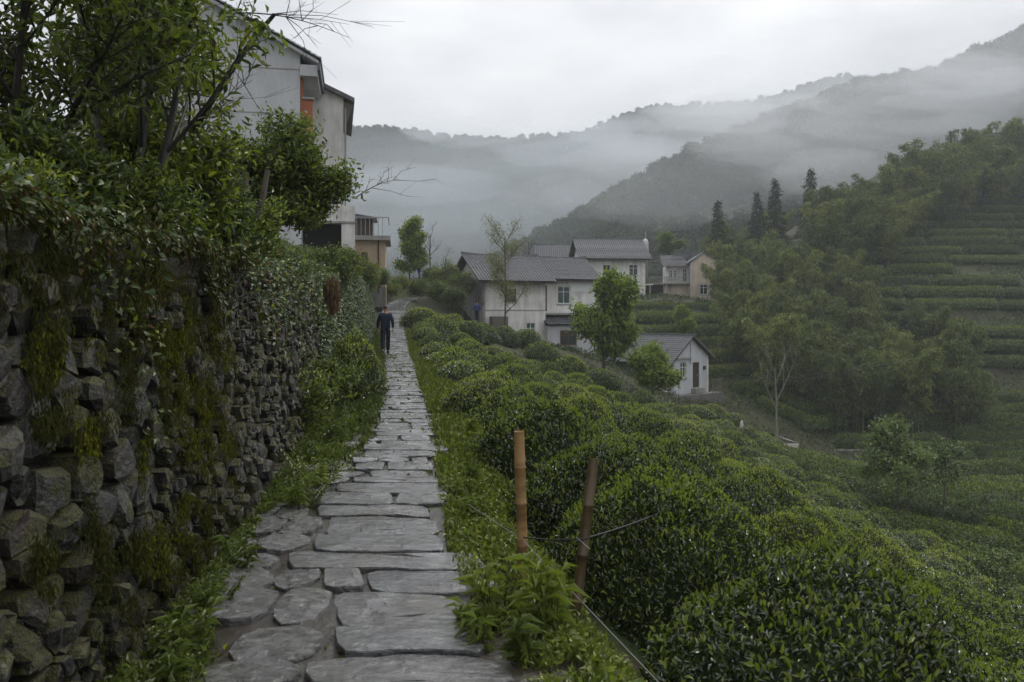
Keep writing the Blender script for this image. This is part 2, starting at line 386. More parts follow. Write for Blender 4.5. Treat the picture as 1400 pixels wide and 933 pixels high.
# ------------------------------------------------------------------ terrain
def interp(xs, ys): return lambda q: np.interp(q, xs, ys)
xc = interp([-4,2,3.45,4.1,5.4,6.4,7.85,10.1,14.3,24,30,41,50,58,62,66,70,75], [.15,-.25,-.46,-.68,-.95,-1.08,-1.18,-1.34,-1.9,-3.35,-4.3,-5.95,-7.35,-8.5,-8.75,-8.5,-7.4,-5.2])
zc = interp([-5,28,36,41,45,54,60,66,75,90], [0,0,.15,.4,.75,1.6,2.25,2.75,3.2,3.4])
xw = interp([-4,2.5,6,9,13,16,20,30,36,46,56], [-1.55,-1.66,-2.02,-2.5,-3.2,-3.65,-4.3,-5.55,-6.55,-8.1,-9.7])   # foot of the stone wall
zt = interp([-4,3,8,14,30,46,52,60], [1.95,1.95,2.05,2.2,2.9,3.2,3.4,3.6])                                   # top of the wall
wf = interp([6.5,9.5,16,24,40], [1,.72,.68,.84,1])          # the path narrows in the middle distance
UU = np.array([.7,1.15,1.6,2.7,4,6,7.5,10,13])
ZR = np.array([0,-.1,-.42,-1.10,-1.65,-2.55,-3.4,-4.8,-6.4])
cp = []
for y in (-2,2,5,8,11,14,18,23,28,34,40,46):
    k = float(np.interp(y, [8,14,26], [1,.85,.62]))
    for u, z in zip(UU, ZR):
        if y > 30 and u > 8: continue
        cp.append((float(xc(y))+u, y, float(zc(y))+z*(k if u < 8 else .5*k+.5)))
    cp.append((float(xc(y))-.6, y, float(zc(y))))
cp += [(-8.4,58,2.2),(-8.4,66,2.8),(-9.3,72,4.7),(-8,72,4.7),(-6,72,3.6),(-5,63,1.4),(-12,72,5),(-12,60,4.2)]
cp += [(7.7,12,-4.9),(12,12,-6.8),(12,20,-6.6),(20,20,-9.4),(15,30,-7.7),(17.5,36,-8.7),(10,45,-5.0),(12,55,-6.0),(10,35,-5.2),(20,50,-8.9)]
cp += [(3.4,66,-1.3),(6.5,66,-2.0),(-3,66,.4),(-3,74,1.0),(8,75,-1.2),(5,58,-1.6),(1,56,-.8),(15,67,-5.3),(15,73,-4.6),(10.5,66,-4),(19,68,-6)]
cp += [(20,80,-1.6),(21,90,1.4),(12,92,2.6),(24,98,2.8),(25,108,3),(8,112,3),(16,112,3.1),(-5,88,2.6),(0,100,2.8),(28,112,3.4)]
cp += [(22,63,-9.0),(24,55,-10),(28,70,-9.6),(35,60,-11),(30,45,-10.8),(30,30,-11.2),(40,40,-12),(60,30,-12),(60,55,-11),(25,14,-10.5),(40,15,-12),(20,5,-9)]
cp += [(38,72,-9.5),(50,92,0),(72,130,19),(50,74,-8.5),(62,76,-8),(80,98,3),(75,112,10),(100,135,22),(60,130,17),(110,160,36),(80,160,33),(90,70,-9),(31,82,-7.5),(43,82,-6.5),(28,101,1.4),(45,102,5),(35,112,6.5),(28,118,7),(40,130,12),(50,150,14)]
cp += [(0,130,0),(-20,120,2),(0,200,-6),(25,150,5),(55,200,12),(37,200,8),(75,200,18),(-30,40,6),(-60,40,10),(-60,100,10),(-40,200,5),(10,170,0),(120,220,50),(-14,30,3.6),(-14,15,3.3),(-14,5,3),(-30,5,4),(-20,50,4.6)]
cp = np.array(cp); CPX = cp[:,:2]/50.0
def tps_k(r2): return np.where(r2 > 0, .5*r2*np.log(np.maximum(r2, 1e-12)), 0)
nA = len(cp); K = tps_k(((CPX[:,None]-CPX[None])**2).sum(-1)) + np.eye(nA)*2e-4
Pm = np.c_[np.ones(nA), CPX]
A = np.block([[K, Pm], [Pm.T, np.zeros((3,3))]])
sol = np.linalg.solve(A, np.r_[cp[:,2], 0, 0, 0])
def smooth(a, b, x): t = np.clip((x-a)/(b-a), 0, 1); return t*t*(3-2*t)
def h(x, y):
    x, y = np.broadcast_arrays(np.asarray(x, float), np.asarray(y, float)); sh = x.shape
    q = np.stack([x.ravel(), y.ravel()], -1)/50.0; out = np.empty(len(q))
    for i in range(0, len(q), 8000):
        b = q[i:i+8000]; out[i:i+8000] = tps_k(((b[:,None]-CPX[None])**2).sum(-1)) @ sol[:nA] + sol[nA] + b @ sol[nA+1:]
    z = out.reshape(sh)
    rr = np.hypot(x-20, y-70); far = smooth(150, 300, rr); z = z*(1-far) + far*(-6)
    beh = smooth(-4, -30, y); z = z*(1-beh) + beh*(-.5 - .3*np.clip(x, -10, 30))
    u = x - xc(y); yy = y
    on = (1-smooth(.75, 1.25, np.abs(u)))*(1-smooth(66, 74, y))
    z = z*(1-on) + zc(y)*on
    d = xw(y) - x                               # metres behind the wall face
    bank = zt(y) - .12 + np.minimum(.62*np.clip(d-.3, 0, 1.3), .8) + .06*np.clip(d-1.6, 0, 30)
    up = smooth(.30, .42, d)*(1-smooth(50, 60, y))*smooth(-14, -6, y)
    lowl = zc(y) + 0*x
    foot = (1-smooth(50, 60, y))*(1-smooth(-.9, -.6, u))   # strip between the path and the wall stays level
    z = z*(1-foot) + lowl*foot
    z = z*(1-up) + bank*up
    return z
def h1(x, y): return float(h(np.array([x]), np.array([y]))[0])

def on_terrain(px, py, D0=20, D1=120):          # where the line of sight through a pixel meets the ground
    D = np.arange(D0, D1, .25); x = (px-700)*D/F; g = h(x, D); k = np.argmax(g >= CAMZ+(HY-py)*D/F); return Vector((x[k], D[k], g[k]))
def spaced(lo, hi, fine_lo, fine_hi, step, g):
    a = list(np.arange(fine_lo, fine_hi+1e-6, step)); s = step
    while a[-1] < hi: s *= g; a.append(a[-1]+s)
    s = step
    while a[0] > lo: s *= g; a.insert(0, a[0]-s)
    return np.array(a)
gx = spaced(-1600, 1600, -9, 9, .16, 1.06); gy = spaced(-300, 2200, 0, 24, .22, 1.05)
GX, GY = np.meshgrid(gx, gy)
GZ = h(GX, GY) + (fbm2(GX, GY, .8, 3)-.5)*.12*smooth(.8, 1.6, np.abs(GX-xc(GY))) + (fbm2(GX, GY, 9, 3, 4)-.5)*1.2*smooth(50, 110, np.hypot(GX, GY))
ncol = len(gx); idx = np.arange(len(gx)*len(gy)).reshape(len(gy), ncol)
Q = np.stack([idx[:-1,:-1], idx[:-1,1:], idx[1:,1:], idx[1:,:-1]], -1).reshape(-1,4)
tag(obj('ground', mk('ground', np.stack([GX.ravel(), GY.ravel(), GZ.ravel()-.03], -1), Q, M['ground'], smooth=True)), kind='structure')

# far hills: ridge lines given as photo pixels at a real distance
def hill(name, ridge, Dr, Df, zf, gully, nx=220, ny=60, seed=1, back=160):
    px = np.array([r[0] for r in ridge], float); py = np.array([r[1] for r in ridge], float)
    q = np.linspace(px[0], px[-1], nx); X = (q-700)*Dr/F; Zr = CAMZ+(HY-np.interp(q, px, py))*Dr/F
    Zr = Zr + (fbm2(X, X*0, 60, 3, seed)-.5)*10
    zf = zf if np.isscalar(zf) else np.interp(q, zf[0], zf[1])
    t = np.linspace(-.25, 1, ny); V = []
    for tt in t:
        if tt >= 0:
            y = Dr + (Df-Dr)*tt; z = zf + (Zr-zf)*(1-tt)**1.15
            w = np.sin(np.pi*min(1, tt*1.2))
        else:
            y = Dr - tt*4*back; z = Zr*(1+tt*2.6); w = .4
        z = z + (fbm2(X, X*0+y, gully, 4, seed+3)-.5)*gully*.42*w
        V.append(np.stack([X, np.full(nx, y) + (fbm2(X, X*0+y, 90, 2, seed+9)-.5)*40, z], -1))
    V = np.array(V); V[-1,:,2] -= 25; idx = np.arange(nx*ny).reshape(ny, nx)
    Qh = np.stack([idx[:-1,:-1], idx[1:,:-1], idx[1:,1:], idx[:-1,1:]], -1).reshape(-1,4)
    tag(obj(name, mk(name, V.reshape(-1,3), Qh, M['hill'], smooth=True)), kind='structure')
    return V
mtn = hill('mountain', [(-900,120),(-400,90),(0,150),(250,185),(420,178),(480,178),(560,183),(650,190),(720,186),(800,183),(835,166),(870,153),(930,142),(1000,140),(1060,132),(1110,112),(1160,98),(1210,108),(1320,135),(1500,120),(2000,100),(2600,140)], 680, 330, -12, 110, 300, 70, 2)
hillv = hill('hill', [(560,445),(700,352),(800,300),(860,262),(920,232),(1000,196),(1080,158),(1140,134),(1190,120),(1250,108),(1300,92),(1360,66),(1400,50),(1500,12),(1700,-30),(2100,-20),(2500,60)], 310, 165, ([560,800,900,1000],[-14,-8,3,8]), 55, 200, 60, 6, 60)

# ------------------------------------------------------------------ stone path
def clip_poly(poly, mx_, my_, nx_, ny_):      # keep the side where (p-m).n <= 0
    out = []; k = len(poly)
    for i in range(k):
        a, b = poly[i], poly[(i+1) % k]
        da = (a[0]-mx_)*nx_+(a[1]-my_)*ny_; db = (b[0]-mx_)*nx_+(b[1]-my_)*ny_
        if da <= 0: out.append(a)
        if (da < 0 < db) or (db < 0 < da):
            t = da/(da-db); out.append((a[0]+(b[0]-a[0])*t, a[1]+(b[1]-a[1])*t))
    return out
def voronoi(pts, box, weights=None, k=16):
    pts = np.asarray(pts); cells = []
    for i, p in enumerate(pts):
        d2 = ((pts-p)**2).sum(1); nb = np.argsort(d2)[1:k+1]
        poly = [(box[0],box[2]),(box[1],box[2]),(box[1],box[3]),(box[0],box[3])]
        for j in nb:
            q = pts[j]; m = (p+q)/2; poly = clip_poly(poly, m[0], m[1], q[0]-p[0], q[1]-p[1])
            if len(poly) < 3: break
        cells.append(poly)
    return cells
def resample(poly, n, rounding=.5):           # n points round a polygon, corners cut
    p = np.array(poly); e = np.roll(p, -1, 0)-p; ln = np.linalg.norm(e, axis=1); cum = np.r_[0, np.cumsum(ln)]
    t = np.linspace(0, cum[-1], n, endpoint=False); k = np.clip(np.searchsorted(cum, t, side='right')-1, 0, len(p)-1)
    q = p[k] + e[k]*((t-cum[k])/np.maximum(ln[k], 1e-9))[:,None]
    return q*(1-rounding) + rounding*.5*(np.roll(q,1,0)+np.roll(q,-1,0))

# bed of mud under and beside the slabs
ys = np.concatenate([np.arange(-1, 20, .18), np.arange(20, 70, .5)]); us = np.linspace(-1.0, .78, 15)
YY, U2 = np.meshgrid(ys, us, indexing='ij')
Zb = zc(YY) + .026 + (fbm2(xc(YY)+U2, YY, .35, 3, 8)-.5)*.05*(1-smooth(.5,.78,np.abs(U2))) - .05*smooth(.55, .78, U2) - .04*smooth(-.8,-1.0,U2)
idx = np.arange(YY.size).reshape(YY.shape)
Qb = np.stack([idx[:-1,:-1], idx[:-1,1:], idx[1:,1:], idx[1:,:-1]], -1).reshape(-1,4)
path = tag(obj('path', mk('path', np.stack([(xc(YY)+U2*wf(YY)).ravel(), YY.ravel(), Zb.ravel()], -1), Qb, M['mud'], smooth=True)), kind='structure')

def slab(poly, thick, top, tiltx, tilty, n=16, mat='slab', rnd=.25):
    c = np.mean(poly, 0); q = resample(poly, n, rnd) - c
    q = q*(1 + rng.uniform(-.025, .025, (n,1)))
    rings = [(1.0, -thick), (1.0, -.008), (.985, 0.0)]
    V = []
    for s, z in rings:
        for a in q: V.append((a[0]*s, a[1]*s, z + (a[0]*tiltx + a[1]*tilty if z > -.03 else 0) + (rng.normal(0, .003) if z == 0 else 0)))
    for a in q[::2]: V.append((a[0]*.5, a[1]*.5, rng.normal(.004, .004) + a[0]*.5*tiltx + a[1]*.5*tilty))
    f = []
    for r in range(2):
        for i in range(n): j = (i+1) % n; f.append((r*n+i, r*n+j, (r+1)*n+j, (r+1)*n+i))
    b = 3*n; m2 = n//2
    for i in range(m2):
        j = (i+1) % m2
        f.append((2*n+2*i, 2*n+2*i+1, 2*n+(2*i+2) % n, b+j, b+i))
    f.append(tuple(range(b, b+m2)))
    me = mkp('paving_stone', V, f, M[mat])
    o = obj('paving_stone', me, path); o.location = (c[0], c[1], top); return o
def curve_edge(x0, x1, y, amp, seed):
    return [(x, y + amp*(fbm2(np.array([x*1.7]), np.array([seed*3.1]), 1, 2, seed)[0]-.5)*2) for x in np.linspace(x0, x1, 6)]
y = 1.2; k = 0; n_slab = 0
prev_amp = .06
while y < 68:
    near = y < 9
    dp = rng.uniform(.30, .50) if y < 6.2 else (rng.uniform(.26, .44) if y < 14 else rng.uniform(.32, .52)) if y < 40 else rng.uniform(.42, .62)
    w0, w1 = -.68+rng.uniform(-.10, .12), .58+rng.uniform(-.16, .14)
    if y < 9: w0 = -.40+rng.uniform(-.20, .16)
    if y > 45: w0, w1 = -.78, .8
    w0 *= float(wf(y)); w1 *= float(wf(y))
    sp = [w0, w1]
    if rng.random() < (.45 if y > 5.5 else .2) and y < 40: sp = [w0, rng.uniform(-.3, .2), w1]
    xm = float(xc(y+dp/2)); dxdy = float((xc(y+dp)-xc(y))/dp)
    for a, b in zip(sp[:-1], sp[1:]):
        g = .006 if y < 20 else .015
        lo = [(xm+x+dxdy*(0-dp/2), yy) for x, yy in curve_edge(a+g, b-g, y+g, .13, k)]
        hi = [(xm+x+dxdy*(dp/2), yy) for x, yy in curve_edge(a+g, b-g, y+dp-g*1.2, .13, k+1)][::-1]
        hi[0] = (hi[0][0]-rng.uniform(0,.05), hi[0][1]-rng.uniform(0,.03)); lo[0] = (lo[0][0]+rng.uniform(0,.05), lo[0][1]+rng.uniform(0,.03))
        zl = float(zc(y+dp/2)); sl = float((zc(y+dp)-zc(y))/dp)
        slab(lo+hi, .07, zl+.052+rng.uniform(-.008, .010), rng.uniform(-.012, .012), rng.uniform(-.018, .010)+sl*.8, 20 if y < 25 else 14); n_slab += 1
    if y < 9.5:                                 # small broken slabs on the left shoulder
        x = w0-.03
        while x > -.88 + (.12 if y > 7 else 0):
            w = rng.uniform(.24, .46)
            if rng.random() < .95:
                cx, cy = xm+x-w/2, y+dp/2+rng.uniform(-.06,.06)
                poly = [(cx+w*.53*math.copysign(abs(math.cos(t))**.7, math.cos(t))*rng.uniform(.85,1.08), cy+dp*.52*math.copysign(abs(math.sin(t))**.7, math.sin(t))*rng.uniform(.85,1.1)) for t in np.linspace(0, 2*math.pi, 11)[:-1]]
                slab(poly, .06, float(zc(cy))+.050+rng.uniform(-.008, .006), rng.uniform(-.05,.05), rng.uniform(-.05,.04), 14, 'rough_slab', .15); n_slab += 1
            x -= w
    y += dp; k += 1

# ------------------------------------------------------------------ retaining wall of field stones
wall = thing('stone_wall', 'mossy dark field stone retaining wall along the left of the path', 'wall')
Y0, Y1 = 1.0, 15.5
pts = []
tries = 0
PA = np.zeros((2600, 3)); np_ = 0
while tries < 30000 and np_ < 2400:
    tries += 1
    s, t = rng.uniform(Y0, Y1), rng.uniform(-.05, 2.25)
    big = vnoise(np.array([[s*1.5, t*1.7, 3.3]]))[0]
    dmin = (.052 + .165*big**1.9)*(1.0 if s < 8 else 1.25)
    q = PA[:np_]
    if np_ == 0 or np.all((s-q[:,0])**2 + ((t-q[:,1])*1.12)**2 > (dmin*.5+q[:,2]*.5)**2): PA[np_] = (s, t, dmin); np_ += 1
pts = [tuple(q) for q in PA[:np_]]
cells = voronoi([(a, b) for a, b, _ in pts], (Y0-.1, Y1+.1, -.1, 2.35))
def wall_top(s): return float(zt(s)) - .10 + .14*math.sin(s*2.1) + .10*math.sin(s*4.3+1)
def stone_geo(poly, size):
    n = 9; c = np.mean(poly, 0); q = resample(poly, n, .10)-c
    q *= (1 + rng.uniform(-.10, .07, (n,1)))*.94
    bul = size*rng.uniform(.06, .24); tx, ty = rng.uniform(-.38, .38, 2); cx, cy = rng.uniform(-.25, .25, 2)*size
    V = [(-.16, a[0]*.9, a[1]*.9) for a in q] + [(rng.uniform(-.015,.02), a[0], a[1]) for a in q]
    V += [(bul*rng.uniform(.55, 1.1)+tx*a[0]*.7+ty*a[1]*.7, a[0]*.76+cx*.3, a[1]*.76+cy*.3) for a in q]
    V += [(bul*rng.uniform(.9, 1.15), cx, cy)]
    f = []
    for r in range(2):
        for i in range(n): j = (i+1) % n; f.append((r*n+i, r*n+j, (r+1)*n+j, (r+1)*n+i))
    for i in range(n): f.append((2*n+i, 2*n+(i+1) % n, 3*n))
    return c, V, f
stones = []
for (s, t, d), poly in zip(pts, cells):
    if len(poly) < 3: continue
    p = np.array(poly); area = .5*abs(np.dot(p[:,0], np.roll(p[:,1],1)) - np.dot(p[:,1], np.roll(p[:,0],1)))
    if area < .002: continue
    c = p.mean(0)
    if c[1] > wall_top(c[0]): continue
    stones.append((area/(c[0]**2), area, poly))
stones.sort(key=lambda a: -a[0])
rest = MB()
for i, (_, area, poly) in enumerate(stones):
    c, V, f = stone_geo(poly, math.sqrt(area))
    bx = float(xw(c[0])) - .13*c[1] + rng.uniform(-.07, .05); sl = float((xw(c[0]+.2)-xw(c[0]-.2))/.4)
    if i < 300:
        o = obj('stone', mkp('stone', V, f, M['stone'], smooth=False), wall)
        o.location = (bx, c[0], c[1]); o.rotation_euler = (rng.uniform(-.1,.1), rng.uniform(-.08,.08), -math.atan(sl)+rng.uniform(-.12,.12))
    else:
        rest.add([(bx+v[0]+sl*v[1], c[0]+v[1], c[1]+v[2]) for v in V], f)
tag(rest.build('small_stone', M['stone'], wall), kind='stuff')
# earth packed behind the stones
ys = np.arange(Y0-2, 48, .25); zs = np.linspace(-.2, 1, 14)
YY, ZZ = np.meshgrid(ys, zs, indexing='ij')
Zw = np.where(ZZ < 0, ZZ, ZZ*(zt(YY)-.02)) + zc(YY)*(1-np.clip(ZZ,0,1)); Xw = xw(YY) - .13*Zw - .10 + (fbm2(YY, Zw, .3, 3, 2)-.5)*.10
idx = np.arange(YY.size).reshape(YY.shape)
Qb = np.stack([idx[:-1,:-1], idx[1:,:-1], idx[1:,1:], idx[:-1,1:]], -1).reshape(-1,4)
obj('earth_core', mk('earth_core', np.stack([Xw.ravel(), YY.ravel(), Zw.ravel()], -1), Qb, M['mud'], smooth=True), wall)

# moss hanging over the stones: (photo x, photo y, wide, high in photo px, strands, bright)
def wall_at(px, py):                          # point of the wall face seen at a pixel
    D = 3.0
    for _ in range(30): D = .5*D + .5*max(1.2, (float(xw(D))-.13*max(0, CAMZ+(HY-py)*D/F))*F/(px-700))
    p = P(px, py, D); return p
mv, mq, mi, mb = [], [], [], 0
patches = [(px_, py_, w_, h_, int(n_), b_) for px_, py_, w_, h_, n_, b_ in zip(rng.uniform(40,400,34), rng.uniform(430,800,34), rng.uniform(10,24,34), rng.uniform(30,80,34), rng.uniform(300,900,34), rng.integers(0,2,34))]
patches = [q for q in patches if q[1] < 500+(q[0] < 330)*330] + [(225,470,26,150,3200,1),(205,430,50,110,2400,1),(165,480,28,90,700,0),(130,430,70,120,1300,0),(275,560,32,80,1900,1),(260,620,24,60,1200,1),(255,700,22,110,2600,1),(270,740,26,120,900,0),(150,800,30,120,900,0),(190,810,16,90,500,0),(330,720,30,110,900,0),(350,760,18,80,500,0),(300,480,26,60,600,1),(80,380,70,110,1500,0),(30,300,40,120,1000,0),(390,560,20,70,500,0),(230,880,18,60,400,0),(120,700,18,60,250,0),(305,660,16,60,400,1),(285,400,30,70,700,0),(45,470,30,50,400,0),(60,250,60,90,1200,0),(150,340,50,80,1000,0)]
for (px, py, w, hh, k, br) in patches:
    for half in (0, 1):
        kk = int(k*.8)
        qx = px + rng.normal(0, w*.55, kk); qy = py + rng.normal(0, hh*.36, kk)
        c = wall_at(px, py); sc = c.y/F
        pos = np.stack([np.zeros(kk), c.y + (qx-px)*sc*3.0*(c.y/2.5)**.0, c.z + (py-qy)*sc], -1)
        pos = pos[(fbm2(pos[:,1], pos[:,2], .16, 3, 61) > .47) & (pos[:,2] > .05) & (pos[:,2] < 2.5)]; kk = len(pos)
        pos[:,0] = xw(pos[:,1]) - .13*pos[:,2] + .01 + .05*rng.random(kk) + .05*fbm2(pos[:,1], pos[:,2], .12, 2, 5)
        over = np.clip(pos[:,2]-zt(pos[:,1])+.1, 0, 9); pos[:,0] -= over*1.0
        d = np.stack([rng.normal(.15,.25,kk), rng.normal(0,.25,kk), -np.ones(kk)], -1); nn = np.stack([np.ones(kk), rng.normal(0,.5,kk), rng.normal(.3,.3,kk)], -1)
        V, Qm = leaf_np(pos, d, nn, rng.uniform(.014,.040,kk), rng.uniform(.005,.010,kk))
        mv.append(V); mq.append(Qm+mb); mb += len(V); mi.append(np.full(len(Qm), 0 if (br and half == 0) else 1))
tag(obj('moss', mk('moss', np.concatenate(mv), np.concatenate(mq), [M['moss'], M['dark_moss']], np.concatenate(mi)), wall), kind='stuff')

# creepers and low growth over the top of the wall and the bank above it
def bank_pts(n, y0, y1, d0, d1, hang=0.0):
    yy = y0 + (y1-y0)*rng.random(n)**1.35; d = rng.uniform(d0, d1, n); x = xw(yy)-d
    z = h(x, yy); 
    fr = d < .42
    hl_ = np.clip(4.2*(fbm2(yy, yy*0, .60, 2, 11)-.42), .06, 1.9)*np.interp(yy, [4,9,14], [.8,1.0,1.9])
    z = np.where(fr, zt(yy)+.02 - hang*rng.random(n)**1.5*hl_, z)
    x = np.where(fr, xw(yy) - .13*z + .02 + .12*rng.random(n), x)
    return x, yy, z
def cover(name, n, y0, y1, d0, d1, hang, Ls, Ws, lift, mats, probs, label, updir=.4):
    x, yy, z = bank_pts(n, y0, y1, d0, d1, hang)
    lp = fbm2(x*1.0+z, yy, .5, 3, 21); keep = lp > .36
    x, yy, z, lp = x[keep], yy[keep], z[keep], lp[keep]; n = len(x)
    pos = np.stack([x + rng.normal(0,.03,n), yy, z + lift*rng.random(n)*lp*1.6], -1)
    d = rdir(n, updir-.5); d[:,0] += .35; nn = unit(np.stack([.55+rng.normal(0,.4,n), -.35+rng.normal(0,.4,n), .7+rng.normal(0,.4,n)], -1))
    s = np.clip(yy/5.0, .9, 2.2)**.5
    mi = rng.choice(len(mats), n, p=probs)
    tag(obj(name, leaf_mesh(name, pos, d, nn, rng.uniform(*Ls, n)*s, rng.uniform(*Ws, n)*s, mats, mi)), label, None, None, 'stuff')
cover('creeper', 28000, 1.6, 48, .0, 1.2, .78, (.03,.065), (.018,.036), .16, [M['ivy'], M['shrub'], M['dead'], M['shrub_pale']], [.52,.30,.10,.08], 'tangled ivy and creepers hanging over the stone wall top')
cover('bank_undergrowth', 30000, 1.6, 30, .38, 2.6, .1, (.05,.10), (.018,.036), .36, [M['shrub'], M['ivy'], M['dead'], M['shrub_pale']], [.55,.25,.08,.12], 'dense leafy undergrowth on the bank above the wall', .9)
cover('withered_fern', 3600, 1.6, 7, .0, .9, .55, (.05,.13), (.006,.014), .15, [M['dead'], M['dark_moss'], M['moss']], [.35,.45,.2], 'withered brown fern and roots on the bank edge', -.6)
# ivy sheet on the far part of the wall
n = 26000; yy = rng.uniform(14.5, 50, n)*1.0; z = zc(yy) + (zt(yy)-zc(yy)+.1)*rng.random(n)
pos = np.stack([xw(yy) - .13*(z-zc(yy)) + .02 + .28*fbm2(yy, z, .8, 3, 31)*rng.random(n)**.5, yy, z], -1)
tag(obj('ivy', leaf_mesh('ivy', pos, rdir(n, -.5), unit(np.stack([.8+rng.normal(0,.4,n), -.5+rng.normal(0,.4,n), .5+rng.normal(0,.4,n)], -1)), rng.uniform(.06,.13,n), rng.uniform(.04,.08,n), [M['ivy'], M['shrub_pale'], M['shrub']], rng.choice(3, n, p=[.6,.12,.28])), wall), kind='stuff')
# hanging clump of dead roots
t_ = thing('dead_root_clump', 'straw brown clump of dead roots hanging from the wall top by the path', 'dead plant', P(450,376,13)); t_.scale = (.7,.8,.85)
k = 800; ang = rng.uniform(0, 6.28, k); zz = -.62*rng.random(k)**.8; r_ = (.05+.13*np.sin(np.clip((zz+.68)/.7,0,1)*2.6))*rng.random(k)**.5
pos = np.stack([r_*np.cos(ang)+.06+.12*zz**2, r_*np.sin(ang)*1.6, zz], -1)
obj('root', leaf_mesh('root', pos, np.stack([rng.normal(0,.18,k), rng.normal(0,.18,k), -np.ones(k)], -1), rdir(k), rng.uniform(.10,.26,k), rng.uniform(.003,.008,k), [M['straw']]), t_)

# ------------------------------------------------------------------ verge grass and weeds
def verge(name, n, fx, y0, y1, hgt, label, mats, probs, wd=.10, pw=1.6, broad=.35):
    yy = y0 + (y1-y0)*rng.random(n)**pw; x = fx(yy, rng.random(n)); lp = fbm2(x, yy, .32, 3, 41)
    keep = lp > .40; x, yy, lp = x[keep], yy[keep], lp[keep]; n = len(x)
    s = np.clip(yy/6, .8, 3)**.55
    br = rng.random(n) < broad
    pos = np.stack([x, yy, h(x, yy) + .0 + np.where(br, rng.random(n)*hgt*lp*1.3, 0)], -1)
    Ln = np.where(br, rng.uniform(.025,.06,n), rng.uniform(.5,1.1,n)*hgt*(.4+lp))*s; W = np.where(br, Ln*.55, rng.uniform(.004,.008,n)*s)
    d = np.where(br[:,None], rdir(n, .3), np.stack([rng.normal(0,.45,n), rng.normal(0,.45,n), np.ones(n)], -1))
    nn = np.where(br[:,None], rdir(n, 1.2), rdir(n, 0))
    tag(obj(name, leaf_mesh(name, pos, d, nn, Ln, W, mats, rng.choice(len(mats), n, p=probs), 1.6)), label, None, None, 'stuff')
verge('verge_grass', 60000, lambda y, r: xc(y)+.52*wf(y)+(.52*(1-wf(y))+.63+.25*np.clip(y/10,0,1))*r, 2.2, 44, .13, 'grass and small weeds on the right verge of the path', [M['grass'], M['weed'], M['shrub_pale']], [.42,.40,.18], .1, 1.6, .6)
verge('wall_foot_grass', 34000, lambda y, r: xw(y)+.06+(xc(y)-np.interp(y,[6,8.5],[.86,.60])*wf(y)-xw(y)-.06)*r**1.1, 2.2, 44, .13, 'grass and weeds at the foot of the stone wall', [M['grass'], M['weed'], M['shrub_pale']], [.40,.42,.18], .1, 1.6, .55)
verge('path_moss', 7000, lambda y, r: xc(y)+(-.95+1.65*r)*wf(y), 2.4, 30, .035, 'moss and tiny weeds in the path joints', [M['moss'], M['grass']], [.6,.4], .1, 1.5, .6)

def weed_mesh(kind, seed):
    r = np.random.default_rng(seed); pos, d, nn, Ln, W = [], [], [], [], []; st, sr = [], []
    ns = 7 if kind == 'tall' else 10
    for s in range(ns):
        a = r.uniform(0, 6.28); lean = r.uniform(.1, .5) if kind == 'tall' else r.uniform(.5, 1.1); H = r.uniform(.22, .40) if kind == 'tall' else r.uniform(.16, .32)
        top = np.array([math.cos(a)*lean*H, math.sin(a)*lean*H, H]); b = np.array([math.cos(a)*.05, math.sin(a)*.05, 0])
        st.append(np.array([b, b*.5+top*.45+np.array([0,0,.03]), top])); sr.append(np.array([.006,.005,.002]))
        m = 9 if kind == 'tall' else 16
        for j in range(m):
            f = .25+.75*j/(m-1); p = b + (top-b)*f; a2 = a + j*2.4 + r.uniform(-.3,.3)
            if kind == 'fern': a2 = a + (1.25 if j % 2 else -1.25)
            dv = np.array([math.cos(a2), math.sin(a2), r.uniform(-.1,.55) if kind == 'tall' else r.uniform(-.15,.2)])
            pos.append(p); d.append(dv); nn.append((r.normal(0,.25), r.normal(0,.25), 1)); l = (r.uniform(.10,.19) if kind == 'tall' else r.uniform(.06,.12)*(1.15-f*.6)); Ln.append(l); W.append(l*(.26 if kind == 'tall' else .42))
    lv = leaf_mesh(kind+'_leaf', np.array(pos), np.array(d), np.array(nn), np.array(Ln), np.array(W), [M['weed']], None, 1.8)
    V, Qt = tube_np(st, sr, 5); return lv, mk(kind+'_stem', V, Qt, M['weed'], smooth=True)
WEED = {'tall': [weed_mesh('tall', s) for s in (1,2)], 'fern': [weed_mesh('fern', s) for s in (5,6)]}
def weed(kind, v, x, y, s, rz, label, group=None):
    t = thing('leafy_weed' if kind == 'tall' else 'fern_plant', label, 'weed' if kind == 'tall' else 'fern', (x, y, h1(x, y)-.01), rz, group); t.scale = (s,)*3
    obj('leaf', WEED[kind][v][0], t); obj('stem', WEED[kind][v][1], t)
weed('tall', 0, -.08, 4.12, .85, 0, 'tall bright broad-leaved weed at the path edge beside the upright bamboo post')
weed('tall', 1, .18, 3.95, .95, 1, 'broad-leaved weed drooping in front of the leaning bamboo post')
weed('tall', 0, -.16, 3.78, .6, 2, 'low broad-leaved weed between the grass tuft and bamboo posts')
weed('tall', 1, .06, 3.6, .65, 2.5, 'broad-leaved weed in the grass just under the wire')
weed('fern', 0, -1.75, 7.2, 1.25, 0, 'bright fern at the wall foot where the path narrows')
weed('fern', 1, -1.72, 6.5, 1.0, 1, 'second fern at the wall foot beside rough paving')
for i, (x, y, s) in enumerate([(-1.52,3.75,1.0),(-1.62,4.3,1.1),(-1.66,4.9,1.0),(-1.95,8.6,1.3),(-2.15,9.6,1.4),(-2.3,10.8,1.5),(-1.42,3.4,.9)]):
    weed('fern' if i % 2 else 'tall', i % 2, x, y, s*.62, i*1.3, '%s leafy weed along the mossy wall foot, from the camera' % ('second','third','fourth','fifth','sixth','last','nearest')[i], 'weeds along the wall foot')
